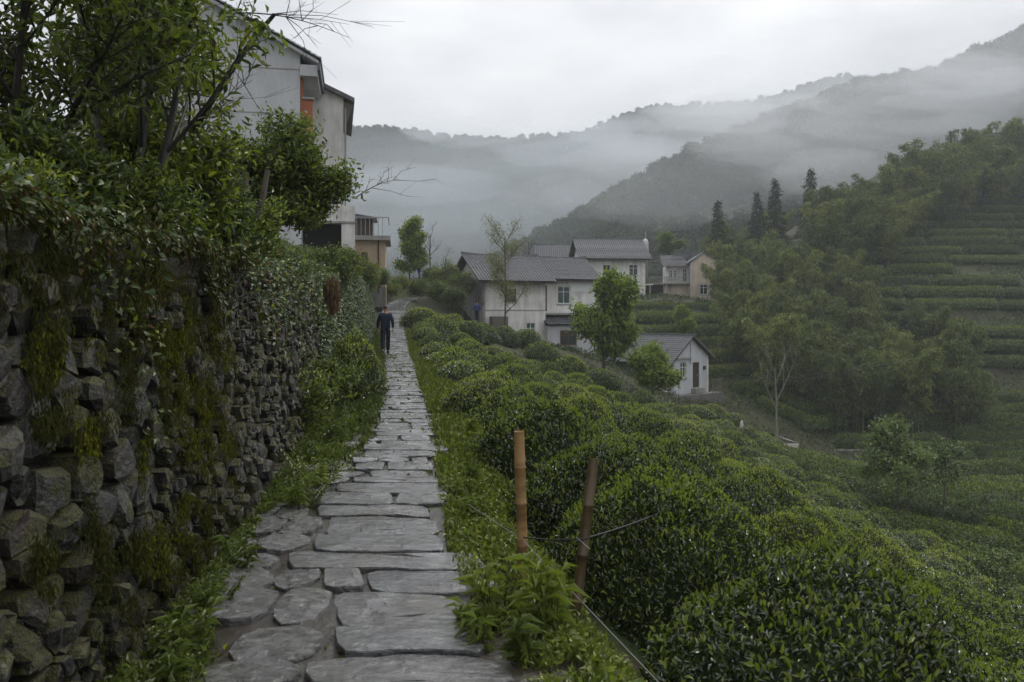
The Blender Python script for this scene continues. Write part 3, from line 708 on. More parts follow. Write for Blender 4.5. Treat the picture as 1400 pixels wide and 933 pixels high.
for i, (x, y, s) in enumerate([(-.28,6.2,.8),(-.35,7.4,.8),(-.4,8.6,.9),(-.55,10.3,1.0)]):
    weed('tall', i % 2, x, y, s*.7, i*1.7, '%s small leafy weed in the right verge grass' % ORD[i], 'weeds in the right verge')
t_ = thing('grass_tuft', 'small round grass tuft growing between slabs at the near path edge', 'grass', (-.17, 3.98, .03)); k = 420
a = rng.uniform(0, 6.28, k); ln = rng.uniform(.3, 1.0, k)
obj('blade', leaf_mesh('blade', np.stack([.04*np.cos(a), .04*np.sin(a), 0*a], -1), np.stack([np.cos(a)*ln, np.sin(a)*ln, np.full(k,.8)], -1), rdir(k), rng.uniform(.06,.13,k), rng.uniform(.003,.005,k), [M['grass']], None, 2.5), t_)

# ------------------------------------------------------------------ bamboo posts and wires
def bamboo_post(label, base, top, r, mat, nodes):
    t = thing('bamboo_post', label, 'post', base); v = np.array(top)-np.array(base); ln = np.linalg.norm(v); d = v/ln
    pts, rad = [(0,0,0)], [r]
    ks = sorted(nodes)
    for q in ks:
        for dq, rr in ((-.012, r*.98), (-.004, r*1.10), (.004, r*1.10), (.012, r*.97)): pts.append(tuple(d*(q*ln+dq))); rad.append(rr)
    pts.append(tuple(v)); rad.append(r*.95)
    V, Q_ = tube_np([np.array(pts)], [np.array(rad)], 16)
    obj('culm', mk('culm', V, Q_, mat, smooth=True), t)
    rim = MB(); q = d*ln                       # cut top: thin wall round a hollow, with its inner face
    Vi, Qi = tube_np([np.array([q, q*1.0-d*.05])], [np.array([r*.95, r*.72])], 16)
    m = MB().add([tuple(x) for x in Vi], [tuple(x) for x in Qi] + [tuple(range(16, 32))]); m.build('cut_end', M['pole_end'], t, True)
    return t
M['pole_end'] = plain('cut_bamboo_end', (.36,.24,.13), .7, .3, .25, 40)
b1, t1 = P(716,812,4.72), P(709.5,590,4.7); b2, t2 = P(782,880,4.35), P(812,627,4.5)
bamboo_post('upright brown bamboo post standing beside the path verge', b1, t1, .0325, M['pole_a'], [.30,.56,.78])
bamboo_post('leaning dark bamboo post in front of the tea bushes', b2, t2, .030, M['pole_b'], [.22,.47,.74])
def wire(name, label, pts, r, mat, cat='wire', sag=0):
    p = [np.array(q, float) for q in pts]; out = []
    for a, b in zip(p[:-1], p[1:]):
        for f in np.linspace(0, 1, 12)[:-1]: q = a+(b-a)*f; q[2] -= sag*4*f*(1-f); out.append(q)
    out.append(p[-1]); V, Q_ = tube_np([np.array(out)], [np.full(len(out), r)], 6)
    tag(obj(name, mk(name, V, Q_, mat, smooth=True)), label, cat)
wire('guy_wire', 'pale taut wire running past the upright bamboo post to the ground', [P(640,690,5.6), P(714,738,4.66), P(800,828,3.9), P(905,938,3.2)], .0022, M['dull_wire'])
wire('black_cable', 'black cable strung between the two bamboo posts and into the bushes', [P(716,735,4.66), P(797,737,4.37), P(900,702,5.2)], .0045, M['black_wire'], 'cable', .01)
wire('wire_tie', 'short wire end tied to the leaning bamboo post', [P(788,735,4.40), P(795,741,4.36), P(806,751,4.3)], .0025, M['dull_wire'])

# ------------------------------------------------------------------ tea bushes
def dome(n, a, b, hh, seed, lump=.26, low=-.15):
    th = rng.uniform(0, 2*np.pi, n); cz = low + (1-low)*rng.random(n)**.8        # height share
    sz = np.sqrt(np.clip(1-np.clip(cz,0,1)**1.9, 0, 1)); sz = np.where(cz < 0, 1+cz*.9, sz)
    dirv = np.stack([np.cos(th)*sz, np.sin(th)*sz, np.clip(cz,0,1)], -1)
    nz_ = fbm(dirv*2.6+seed*7.7, 3)-.5; nz2 = fbm(dirv*7+seed*3.1, 2)-.5
    r = 1 + lump*2*nz_ + .14*nz2
    nrm = unit(np.stack([np.cos(th)*sz/a, np.sin(th)*sz/b, np.clip(cz,.02,1)**1.6/hh*1.3], -1))
    P_ = np.stack([dirv[:,0]*a*r, dirv[:,1]*b*r, np.where(cz > 0, cz, cz*.5)*hh*(1+lump*1.2*nz_)+hh*.25*0], -1)
    return P_, nrm, nz_, nz2
def bush_mesh(n, leafL, a, b, hh, seed, mats, young=.3, low=-.1):
    P_, N_, nz_, nz2 = dome(n, a, b, hh*.95, seed, low=low)
    dep = rng.random(n)**1.8
    pos = P_*(1-dep[:,None]*.20); pos[:,2] = np.maximum(pos[:,2], .03)
    d = unit(rng.normal(size=(n,3))*1.0 + N_*.45 + np.array([0,0,.10])); nn = unit(N_*.75 + rng.normal(size=(n,3))*.55 + np.array([0,0,.45]))
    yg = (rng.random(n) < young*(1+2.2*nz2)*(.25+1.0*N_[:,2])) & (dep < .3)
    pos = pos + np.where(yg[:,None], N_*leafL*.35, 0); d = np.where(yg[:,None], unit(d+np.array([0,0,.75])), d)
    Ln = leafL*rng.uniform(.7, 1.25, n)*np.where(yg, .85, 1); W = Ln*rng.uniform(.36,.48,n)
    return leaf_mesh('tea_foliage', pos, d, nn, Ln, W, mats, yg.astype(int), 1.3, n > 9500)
def stem_mesh(a, hh, k, seed):
    r = np.random.default_rng(seed); po, ra = [], []
    for i in range(k):
        an = r.uniform(0, 6.28); q = r.uniform(.2, .75)*a; e = np.array([math.cos(an)*q, math.sin(an)*q, hh*r.uniform(.6,.9)])
        po.append(np.array([(r.normal(0,.05), r.normal(0,.05), -.15), e*.4+np.array([0,0,.05]), e])); ra.append(np.array([.02,.013,.005]))
    V, Q_ = tube_np(po, ra, 5); return mk('tea_stem', V, Q_, M['bark'], smooth=True)
def core_mesh(a, b, hh, seed):               # solid lump added for inner darkness and to stop see-through
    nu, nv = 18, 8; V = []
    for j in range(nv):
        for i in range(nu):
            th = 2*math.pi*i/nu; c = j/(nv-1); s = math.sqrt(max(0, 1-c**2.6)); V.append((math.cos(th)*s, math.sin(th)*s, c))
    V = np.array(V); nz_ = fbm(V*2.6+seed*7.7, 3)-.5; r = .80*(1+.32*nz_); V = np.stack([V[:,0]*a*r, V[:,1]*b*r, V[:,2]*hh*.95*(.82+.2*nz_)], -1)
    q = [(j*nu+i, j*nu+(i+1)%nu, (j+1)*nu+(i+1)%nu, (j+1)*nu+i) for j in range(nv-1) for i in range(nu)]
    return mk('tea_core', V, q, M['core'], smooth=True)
M['core'] = plain('dark_core_fill', (.022,.036,.011), .8, .2, .5, 9, .05)  # dark green of the added core lumps, standing in for inner darkness
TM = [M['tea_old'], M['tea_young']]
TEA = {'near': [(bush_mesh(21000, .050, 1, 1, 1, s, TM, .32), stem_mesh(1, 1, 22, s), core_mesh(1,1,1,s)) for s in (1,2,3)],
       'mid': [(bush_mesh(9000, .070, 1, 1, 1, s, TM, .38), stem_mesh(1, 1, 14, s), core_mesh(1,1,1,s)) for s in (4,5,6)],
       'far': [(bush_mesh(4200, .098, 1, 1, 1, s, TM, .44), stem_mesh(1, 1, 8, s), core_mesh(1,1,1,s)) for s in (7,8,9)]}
n_bush = 0
def tea_bush(x, y, rx, ry, hh, rz, label, group=None, lod=None, v=None):
    global n_bush
    D = math.hypot(x, y); lod = lod or ('near' if D < 7.5 else 'mid' if D < 17 else 'far'); v = n_bush % 3 if v is None else v
    t = thing('tea_bush', label, 'tea bush', (x, y, h1(x, y)-.02), rz, group); t.scale = (rx, ry, hh)
    f, s, c = TEA[lod][v]; obj('foliage', f, t); obj('stem', s, t); obj('dark_core', c, t); n_bush += 1
tea_bush(1.55, 4.15, 1.05, .85, 1.12, .3, 'large glossy tea bush filling the near right corner', None, 'near', 0)
tea_bush(2.65, 4.5, 1.0, .95, 1.05, 1.9, 'glossy tea bush sloping off the right edge beside the corner bush', None, 'near', 1)
tea_bush(.95, 5.55, .72, .8, 1.10, 1.3, 'tea bush directly behind the leaning bamboo post', None, 'near', 2)
tea_bush(.66, 6.75, .75, .85, 1.05, 2.2, 'dark tea bush with reddish twigs behind the upright bamboo post', None, 'near', 1)
rows = [1.62, 3.25, 4.85, 6.45, 8.05, 9.6]
rlab = ['in the first hedge row along the path', 'in the second row from the path', 'in the third row from the path', 'in the fourth row from the path', 'in the fifth row from the path', 'in the sixth row from the path']
for k, u in enumerate(rows):
    y = [8.2, 6.6, 5.5, 4.9, 6.0, 7.5][k] + .3; c_ = 0
    while y < (47 - 2.0*k):
        sp = rng.uniform(1.2, 2.0)*(1+.008*y); x = float(xc(y)) + u + rng.uniform(-.22, .22) + (.15 if y > 20 else 0) - (.26 if k == 0 and y > 9 else 0)
        if (x/y)*F < 760 and not (y > 14 and rng.random() < .07):
            big = rng.uniform(.70, 1.15)
            tea_bush(x, y, rng.uniform(.70, .84)*big**.5, sp*.50, big*(.88 if k == 0 and y > 12 else 1), .14+rng.uniform(-.3,.3), '%s tea bush %s, counting away' % (ORD[c_], rlab[k]), 'tea bushes '+rlab[k]); c_ += 1
        y += sp
for k, u in enumerate([10.6, 12.4, 14.2, 16.0, 18.0, 20.4]):
    y = 6.0 + k*1.2; c_ = 0
    while y < 46:
        sp = rng.uniform(1.8, 2.6); x = float(xc(min(y, 24))) + u + rng.uniform(-.4, .4)
        if (x/y)*F < 740 and (x/y)*F > 130:
            tea_bush(x, y, rng.uniform(.85, 1.1), sp*.56, rng.uniform(.75, 1.15), rng.uniform(-.3,.3), '%s tea bush from the near end of lower slope row %s' % (ORD[c_], ('one','two','three','four','five','six')[k]), 'tea bushes on the lower slope'); c_ += 1
        y += sp
# clipped round bushes near the low house
for i, (px, py, D, r) in enumerate([(950,562,52,1.9),(975,560,57,1.6),(985,582,50,1.9),(1000,572,54,1.8),(1020,590,56,1.8),(1040,600,54,2.3)]):
    p = on_terrain(px, py+14, 38); tea_bush(p.x, p.y, r*.8, r*.65, 1.15, .3*i, 'clipped round bush below the low grey house, %s' % LEFT[i], 'clipped bushes below the low house', 'far')
for i, (px, py, D) in enumerate([(575,435,46),(600,440,44),(615,425,50),(640,432,48),(660,455,50),(690,462,54),(720,468,56),(740,480,50),(780,492,48),(820,505,46)]):
    p = P(px, py, D); tea_bush(p.x, D, 1.3, 1.1, 1.25, .3*i, 'dark bush ending the tea field before the houses, %s' % (LEFT+['ninth from left','rightmost'])[i], 'bushes at the far end of the tea field', 'far')
tea_bush(-3.02, 15.2, .58, 1.6, 1.22, .18, 'tall clipped tea bush left of the path between wall and slabs', None, 'mid', 0)
tea_bush(-3.6, 18.2, .5, 1.4, 1.1, .18, 'tea bush behind the tall clipped bush on the wall side', None, 'mid', 1)

# ------------------------------------------------------------------ terrace hedges
def hedge_mesh(Lh, w, hh, n, leafL, seed):
    x = rng.uniform(0, Lh, n); th = rng.uniform(-.15, math.pi+.15, n)
    nz_ = fbm2(x, np.cos(th)*w, .9, 3, seed)-.5
    r = 1+.35*nz_; en = np.minimum(1, np.minimum(x, Lh-x)/.5+.35)
    pos = np.stack([x, np.cos(th)*w*.5*r*en, np.maximum(.02, np.sin(th)**.8 if False else np.abs(np.sin(th))**.7)*hh*r*en], -1)
    N_ = np.stack([0*x, np.cos(th), np.sin(th)+.2], -1)
    return leaf_mesh('hedge_foliage', pos, unit(rng.normal(size=(n,3))+N_*.6), unit(N_+rng.normal(size=(n,3))*.5), leafL*rng.uniform(.7,1.3,n), leafL*rng.uniform(.4,.6,n), [M['tea_far'], M['tea_young']], (rng.random(n) < .16*(1+3*nz_)*(N_[:,2] > .7)).astype(int))
def hedge_core(Lh, w, hh):  # solid lump added inside the hedge, its darkness put into the colour
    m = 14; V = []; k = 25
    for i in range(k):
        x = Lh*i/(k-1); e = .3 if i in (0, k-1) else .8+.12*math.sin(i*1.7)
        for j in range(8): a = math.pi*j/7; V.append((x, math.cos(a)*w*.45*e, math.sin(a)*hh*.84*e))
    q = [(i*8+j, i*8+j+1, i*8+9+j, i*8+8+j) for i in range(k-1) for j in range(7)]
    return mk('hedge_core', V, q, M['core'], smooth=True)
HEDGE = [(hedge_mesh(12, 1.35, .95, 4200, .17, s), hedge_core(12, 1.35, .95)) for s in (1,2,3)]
n_hedge = 0
def hedges(levels, X0, X1, ylo, yhi, label, group, gap=.12, sc=1.0, seg=11.0, xlim=None):
    global n_hedge
    for li, lev in enumerate(levels):
        c_ = 0; x = X0 + rng.uniform(-6, 0)
        while x < X1:
            ln = rng.uniform(.6, 1.0)*seg; ends = []
            for xe in (x, x+ln):
                yv = np.arange(ylo, yhi, .5); zv = h(np.full(len(yv), xe), yv); up = np.where((zv[:-1] < lev) & (zv[1:] >= lev))[0]
                ends.append(yv[up[0]] if len(up) else None)
            if None not in ends and rng.random() > gap and abs(ends[1]-ends[0]) < 1.3*ln:
                a = math.atan2(ends[1]-ends[0], ln); L_ = math.hypot(ln, ends[1]-ends[0])
                pxm = 700 + F*(x+ln/2)/((ends[0]+ends[1])/2)
                if (xlim is None or xlim[0] < pxm < xlim[1]):
                    t = thing('tea_hedge', label(li, c_) if callable(label) else label, 'hedge', (x, ends[0], lev-.1), a, group(li) if callable(group) else group); t.scale = (L_/12*.985, sc, sc*rng.uniform(.85,1.1))
                    f, c = HEDGE[n_hedge % 3]; obj('foliage', f, t); obj('dark_core', c, t); n_hedge += 1; c_ += 1
            x += ln + (rng.uniform(.0, .8))
def hl(li, c): return 'trimmed tea hedge, %s on terrace %s up from the valley floor' % (LEFT[min(c, 7)], ORD[li].replace('nearest', 'first'))
def hg(li): return 'tea hedges on the valley hillside terraces'
hedges(np.arange(-10.2, 23, 1.55), 30, 112, 48, 150, hl, hg, .06, 1.15, 13, (1130, 1450))
hedges(np.arange(-5.5, 2.4, 1.25), 12.5, 27, 66, 97, lambda li, c: 'tea hedge, %s on terrace %s between the low house and cream house' % (LEFT[min(c,7)], ORD[li].replace('nearest','first')), 'tea hedges below the cream house', .0, 1.0, 7)
hedges(np.arange(4, 27, 1.9), 18, 85, 118, 215, lambda li, c: 'hazy tea hedge, %s on level %s of the slope behind the conifers' % (LEFT[min(c,7)], ORD[li].replace('nearest','first')), 'tea hedges behind the conifers', .08, 1.4, 16, (880, 1240))
for j, yv in enumerate(np.arange(27, 76, 2.3)):           # rows on the valley floor
    x = 17 + (1.5 if j % 2 else 0) + max(0, (yv-58)*.25); c_ = 0
    while x < 60:
        ln = rng.uniform(6, 11); z0, z1 = h1(x, yv), h1(x+ln, yv+1.2); pxm = 700+F*(x+ln/2)/yv
        if pxm > 1060 and pxm < 1460 and not (56 < yv < 69 and x < 24) and rng.random() > .1:
            t = thing('tea_hedge', 'low tea hedge on the valley floor, %s in its row, row %s back' % (LEFT[min(c_, 7)], ORD[j].replace('nearest', 'first')), 'hedge', (x, yv, z0-.12), math.atan2(1.2, ln), 'tea hedges on the valley floor'); c_ += 1
            t.rotation_euler = (0, -math.atan2(z1-z0, ln), math.atan2(1.2, ln)); t.scale = (ln/12, 1.2*rng.uniform(.8,1.2), rng.uniform(.9,1.3)); f, c = HEDGE[n_hedge % 3]; obj('foliage', f, t); obj('dark_core', c, t); n_hedge += 1
        x += ln+rng.uniform(.2, 1.5)

n = 130000; D_ = 24+(150-24)*rng.random(n)**.8; pxs = rng.uniform(700, 1450, n); x_ = (pxs-700)*D_/F; lp = fbm2(x_, D_, 3.0, 3, 71)
ok = (lp > .40) & ~((D_ < 47) & (x_ < 7)); x_, D_, lp = x_[ok], D_[ok], lp[ok]; n = len(x_)
pos = np.stack([x_, D_, h(x_, D_)+rng.random(n)*.55*lp], -1); sc_ = np.clip(D_/70, .6, 1.6)
tag(obj('hillside_scrub', leaf_mesh('hillside_scrub', pos, rdir(n, .5), rdir(n, .9), rng.uniform(.16,.34,n)*sc_, rng.uniform(.07,.14,n)*sc_, [M['conifer'], M['forest'], M['shrub'], M['dead']], rng.choice(4, n, p=[.40,.32,.22,.06]))), 'low scrub and grass covering the valley slopes', None, None, 'stuff')
# ------------------------------------------------------------------ trees
def grow(r, p, d, ln, rad, lev, cfg, polys, rads, tips):
    n = 5; pts = [p.copy()]; q = p.copy(); dd = d.copy(); top = lev == cfg.get('top', 3)
    for i in range(n):
        dd = dd + r.normal(0, cfg.get('wig0', .03) if top else cfg['wig'], 3) + np.array([0,0,0.02 if top else cfg['up']]); dd /= np.linalg.norm(dd); q = q+dd*ln/n; pts.append(q.copy())
    pts = np.array(pts); polys.append(pts); rads.append(np.linspace(rad, rad*cfg.get('taper',.45), n+1))
    if lev <= 1: tips += [(pts[i], dd) for i in range(2, n+1)]
    if lev == 0: return
    nb = cfg['nb'][lev] if isinstance(cfg['nb'], dict) else cfg['nb']
    for b in range(nb):
        f = cfg['lo'] + (1-cfg['lo'])*(b+r.random())/nb; i = min(n-1, int(f*n)); bp = pts[i]+(pts[i+1]-pts[i])*(f*n-i)
        a = r.uniform(0, 6.28); ax = np.array([math.cos(a), math.sin(a), 0]); nd = dd*math.cos(cfg['ang'])+ax*math.sin(cfg['ang']); nd /= np.linalg.norm(nd)
        grow(r, bp, nd, ln*cfg['sh']*r.uniform(.75,1.2)*(1.15-.45*f), max(rad*.5*(1.1-.4*f), cfg.get('rmin',.004)), lev-1, cfg, polys, rads, tips)
def tree_meshes(seed, H, rad, cfg, levels, per, spread, leafL, leafW, mats, probs, bark, droop=0.0, stems=1, sstem=.3):
    r = np.random.default_rng(seed); polys, rads, tips = [], [], []
    for s in range(stems):
        a = r.uniform(0, 6.28); d = np.array([math.cos(a)*sstem*(s > 0 or stems > 1), math.sin(a)*sstem*(s > 0 or stems > 1), 1]); d /= np.linalg.norm(d)
        grow(r, np.array([r.normal(0,.06)*(stems>1), r.normal(0,.06)*(stems>1), -.2]), d, H*(cfg.get('tl', .6))*r.uniform(.85,1.1), rad*r.uniform(.7,1), levels, cfg, polys, rads, tips)
    V, Q_ = tube_np(polys, rads, 6); trunk = mk('trunk', V, Q_, bark, smooth=True); crown = None
    if per:
        tp = np.array([t[0] for t in tips]); k = len(tp)*per; base = np.repeat(tp, per, 0); cl = np.repeat(r.normal(size=(len(tp),1)), per, 0)
        pos = base + rng.normal(size=(k,3))*spread; d = rdir(k, -droop+.2); 
        cen = tp.mean(0); N_ = unit(pos-cen+np.array([0,0,.3]))
        nn = unit(N_*.7+rng.normal(size=(k,3))*.6+np.array([0,0,.4])); d = unit(d + N_*.5)
        crown = leaf_mesh('crown', pos, d, nn, leafL*rng.uniform(.7,1.3,k), leafW*rng.uniform(.75,1.25,k), mats, rng.choice(len(mats), k, p=probs), 1.2, leafL < .1 and k < 40000)
    return trunk, crown
def tree(name, label, cat, loc, meshes, scale=1, rz=0, group=None):
    t = thing(name, label, cat, loc, rz, group); t.scale = scale if isinstance(scale, tuple) else (scale,)*3
    obj('trunk', meshes[0], t)
    if meshes[1]: obj('crown', meshes[1], t)
    return t
def ground_at(px, D, dz=0): x = (px-700)*D/F; return (x, D, h1(x, D)+dz)
BROAD = dict(wig=.10, up=.06, nb={3:7,2:6,1:4}, lo=.25, ang=.9, sh=.55, tl=.62)
SPARSE = dict(wig=.10, up=.10, nb={3:8,2:6,1:4}, lo=.25, ang=.75, sh=.5, tl=.75)
BARE = dict(wig=.14, up=.05, nb={3:5,2:5,1:4}, lo=.3, ang=.7, sh=.55, tl=.6)
# bank shrubs and trees above the wall (near, leaf by leaf)
LTREE = tree_meshes(11, 3.0, .045, dict(wig=.07, up=.03, nb={3:6,2:5,1:3}, lo=.22, ang=.65, sh=.5, tl=.75, rmin=.003), 3, 3, .07, .085, .030, [M['shrub'], M['shrub_pale'], M['ivy']], [.36,.54,.10], M['bark'], .2, 3, .28)
LTREE2 = tree_meshes(12, 2.6, .03, dict(wig=.09, up=.04, nb={3:6,2:5,1:3}, lo=.15, ang=.7, sh=.5, tl=.7, rmin=.003), 3, 4, .07, .080, .028, [M['shrub'], M['shrub_pale'], M['dead']], [.30,.66,.04], M['bark'], .2, 4, .45)
def on_bank(px, D, dz=0): x = (px-700)*D/F; return (x, D, h1(x, D)+dz)
tree('small_tree', 'multi-stemmed dark evergreen tree on the bank above the stone wall', 'tree', on_bank(172, 5.6), LTREE, 1.15, .4)
tree('small_tree', 'leafy sapling with pale green leaves in the top left corner', 'tree', on_bank(20, 4.6), LTREE2, .95, 1.2)
tree('small_tree', 'bushy evergreen between the multi-stemmed tree and the big white house', 'tree', on_bank(255, 7.6), LTREE, .85, 2.5)
SHRUB = [tree_meshes(21+i, 1.0, .018, dict(wig=.12, up=.03, nb={2:7,1:5}, lo=.1, ang=.8, sh=.6, tl=.75, rmin=.003), 2, 11, .07, .075, .028, [M['shrub'], M['shrub_pale'], M['ivy']], [.42,.42,.16], M['bark'], .2, 6, .6) for i in range(2)]
for i, (px, D, s, lab) in enumerate([(60,4.6,.7,'low dark shrub on the wall top under the multi-stemmed tree'),(205,5.6,.75,'glossy shrub at the bank edge right of the multi-stemmed tree'),(262,7.8,.9,'dense shrub below the round clipped tree on the wall top'),(318,9.4,.9,'leafy shrub beside the two wooden stakes'),(388,10.8,1.15,'bright shrub under the round clipped tree'),(425,13,1.0,'shrub with fresh leaves above the hanging dead roots'),(440,17,1.3,'shrub on the bank in front of the dark garage opening'),(455,22,1.3,'shrub on the bank above the ivy covered wall'),(465,27,1.2,'small shrub at the bank end by the tan annex'),(200,6.6,1.1,'tangled shrub behind the multi-stemmed tree trunks'),(-10,3.6,.45,'withered shrub at the left edge of the wall top')]):
    tree('bank_shrub', lab, 'shrub', on_bank(px, D, -.05), SHRUB[i % 2], s, i*1.1)
RB = tree_meshes(31, 1.9, .04, dict(wig=.13, up=.0, nb={3:11,2:7,1:4}, lo=.22, ang=1.1, sh=.55, tl=.72, rmin=.003, wig0=.05), 3, 7, .09, .080, .032, [M['shrub'], M['shrub_pale'], M['ivy']], [.30,.62,.08], M['bark'], .2, 2, .25)
q_ = P(366, 0, 12.0); tree('round_tree', 'round dense green tree overhanging the wall before the big house', 'tree', (q_.x, 12.0, 2.72), RB, (1.12,1.12,1.05), .5)
# dead leaning branch with bare twigs
polys = [np.array([P(262,182,7.4), P(310,105,7.2), P(345,55,7.0), P(375,20,6.9)])]; rads = [np.array([.032,.028,.022,.017])]
t_ = thing('dead_branch', 'bare dark branch leaning up across the big white house gable', 'branch')
V, Q_ = tube_np(polys, rads, 8); obj('limb', mk('limb', V, Q_, M['bark'], smooth=True), t_)
def twigs(label, start, end, D, n, ln, seed, group=None):
    r = np.random.default_rng(seed); a, b = np.array(P(*start, D)), np.array(P(*end, D+.3)); po, ra = [], []
    f = np.linspace(0, 1, 9)[:,None]; main = a+(b-a)*f + np.array([0,0,1])*np.sin(f*3.14)*.07*np.linalg.norm(b-a); po.append(main); ra.append(np.linspace(.009,.002,9)*(D/7)**.3)
    for i in range(n):
        q = main[1+int(r.integers(7))]; d = unit((b-a)[None])[0]*.6 + r.normal(size=3)*.6 + np.array([0,0,.25]); l = ln*r.uniform(.4,1)*D/7
        p2 = np.array([q, q+d*l*.5+r.normal(0,.02,3), q+d*l+r.normal(0,.05,3)]); po.append(p2); ra.append(np.array([.0045,.003,.0015])*(D/7)**.3)
        for k in range(3):
            s = p2[1]+(p2[2]-p2[1])*r.random(); e = s+(d+r.normal(size=3)*.7)*l*.35; po.append(np.array([s, e])); ra.append(np.array([.002,.001])*(D/7)**.3)
    V, Q_ = tube_np(po, ra, 5); t = thing('bare_twig', label, 'branch', group=group); obj('twig', mk('twig', V, Q_, M['bark'], smooth=True), t)
twigs('bare twigs reaching right over the big house roof into the sky', (300,18), (478,52), 7.4, 16, .55, 3)
twigs('thin bare twigs before the big house gable', (255,190), (345,110), 7.6, 14, .5, 4)
twigs('bare twig poking out right of the round tree', (484,272), (545,245), 13, 9, .28, 5)
# weathered stakes
for i, (a, b, w, lab) in enumerate([((352,300),(366,233),.06,'taller weathered wooden stake leaning on the bank below the round tree'), ((330,300),(336,236),.075,'short grey wooden stake beside the taller stake on the bank')]):
    A_, B_ = P(*a, 8.2), P(*b, 8.2); v = (B_-A_); t = thing('wooden_stake', lab, 'stake', A_); m = MB(); q = [Vector((0,0,0)), v*.5+Vector((.01,0,0)), v]
    m.tube(q, [w*.5, w*.52, w*.42], 7); m.build('shaft', M['weather_wood'], t)

# middle distance trees
T_up = tree_meshes(144, 5.6, .09, dict(wig=.06, up=.04, nb={3:13,2:6,1:4}, lo=.16, ang=.95, sh=.30, tl=.90), 3, 8, .20, .19, .10, [M['bright_tree'], M['forest']], [.6,.4], M['grey_bark'])
x, y_, z = ground_at(560, 71); tree('young_tree', 'upright bright green young tree beside the tan annex', 'tree', (x, y_, P(560,384,71).z), T_up, 1.12)
T_sp = tree_meshes(43, 7.2, .085, dict(wig=.08, up=.05, nb={3:17,2:7,1:4}, lo=.18, ang=.85, sh=.33, tl=.90), 3, 2, .22, .11, .055, [M['spring']], [1], M['grey_bark'])
tree('budding_tree', 'slender tree with sparse spring buds before the long tiled house', 'tree', (P(690,0,61).x, 61, P(0,452,61).z), T_sp, 1.08)
T_br = tree_meshes(45, 5.6, .12, dict(wig=.09, up=.05, nb={3:10,2:7,1:4}, lo=.14, ang=.95, sh=.42, tl=.78), 3, 11, .20, .27, .11, [M['bright_tree'], M['shrub'], M['lime_tree']], [.55,.25,.2], M['grey_bark'], .6)
tree('leafy_tree', 'full bright leafy tree hiding the right end of the long house', 'tree', (P(825,0,55).x, 55, P(0,512,55).z), T_br, (1.25,1.25,1.32))
T_li = tree_meshes(47, 3.6, .07, dict(wig=.10, up=.05, nb={3:8,2:6,1:4}, lo=.2, ang=.85, sh=.5, tl=.68), 3, 8, .17, .20, .09, [M['lime_tree'], M['bright_tree']], [.6,.4], M['grey_bark'])
tree('lime_green_tree', 'small lime green tree in front of the low grey house', 'tree', (P(893,0,53).x, 53, P(0,545,53).z), T_li, (1.4,1.4,1.25))
tree('garden_tree', 'rounded light green tree on the terrace behind the low grey house', 'tree', (P(935,0,80).x, 80, P(0,468,80).z), T_br, .68, 1.4)
tree('flat_tree', 'flat topped clipped tree behind the cream house', 'tree', (P(916,0,128).x, 128, P(0,352,128).z), T_br, (1.2,1.2,.75), 2.0)
T_bare = tree_meshes(49, 6, .08, BARE, 3, 0, 0, 0, 0, [], [], M['grey_bark'])
T_pale = tree_meshes(50, 6, .075, dict(wig=.08, up=.12, nb={3:4,2:4,1:4}, lo=.35, ang=.45, sh=.6, tl=.62), 3, 0, 0, 0, 0, [], [], M['pale_bark'])
tree('bare_tree', 'pale bare forked tree standing by the valley path', 'tree', (P(1062,0,58).x, 58, P(0,600,58).z), T_pale, 1.35)
for i, (px, py, D, s, lab) in enumerate([(588,372,70,.95,'bare branched tree behind the bright young tree'),(722,372,80,.85,'bare tree rising behind the long tiled house'),(632,430,60,.75,'bare crooked tree at the left end of the long house'),(610,400,66,.8,'bare shrub left of the long house'),(655,440,59,.55,'small bare tree before the boarded gable')]):
    tree('bare_tree', lab, 'tree', (P(px,0,D).x, D, P(0,py,D).z), T_bare, s, i*1.3)
thick = [tree_meshes(60+i, 2.2, .04, dict(wig=.13, up=.03, nb={2:8,1:5}, lo=.1, ang=.85, sh=.6, tl=.7), 2, 9, .17, .17, .08, [M['shrub'], M['bright_tree'], M['spring']], [.5,.25,.25], M['grey_bark'], 0, 5, .6) for i in range(2)]
for i, (px, py, D, s) in enumerate([(548,392,63,.6),(575,398,64,.7),(600,405,62,.75),(622,412,60,.75),(590,388,72,.9),(535,398,60,.5),(612,388,68,1.0),(632,395,66,.9),(520,385,50,.55),(506,388,46,.6),(495,380,42,.6)]):
    tree('thicket_shrub', 'low thicket shrub between the path bend and the long house' if i not in (8,9,10) else 'low shrub beside the tan annex at the path', 'shrub', (P(px,0,D).x, D, P(0,py+6,D).z), thick[i % 2], s, i, 'thicket shrubs beyond the path' if i not in (8,9,10) else 'shrubs beside the tan annex')
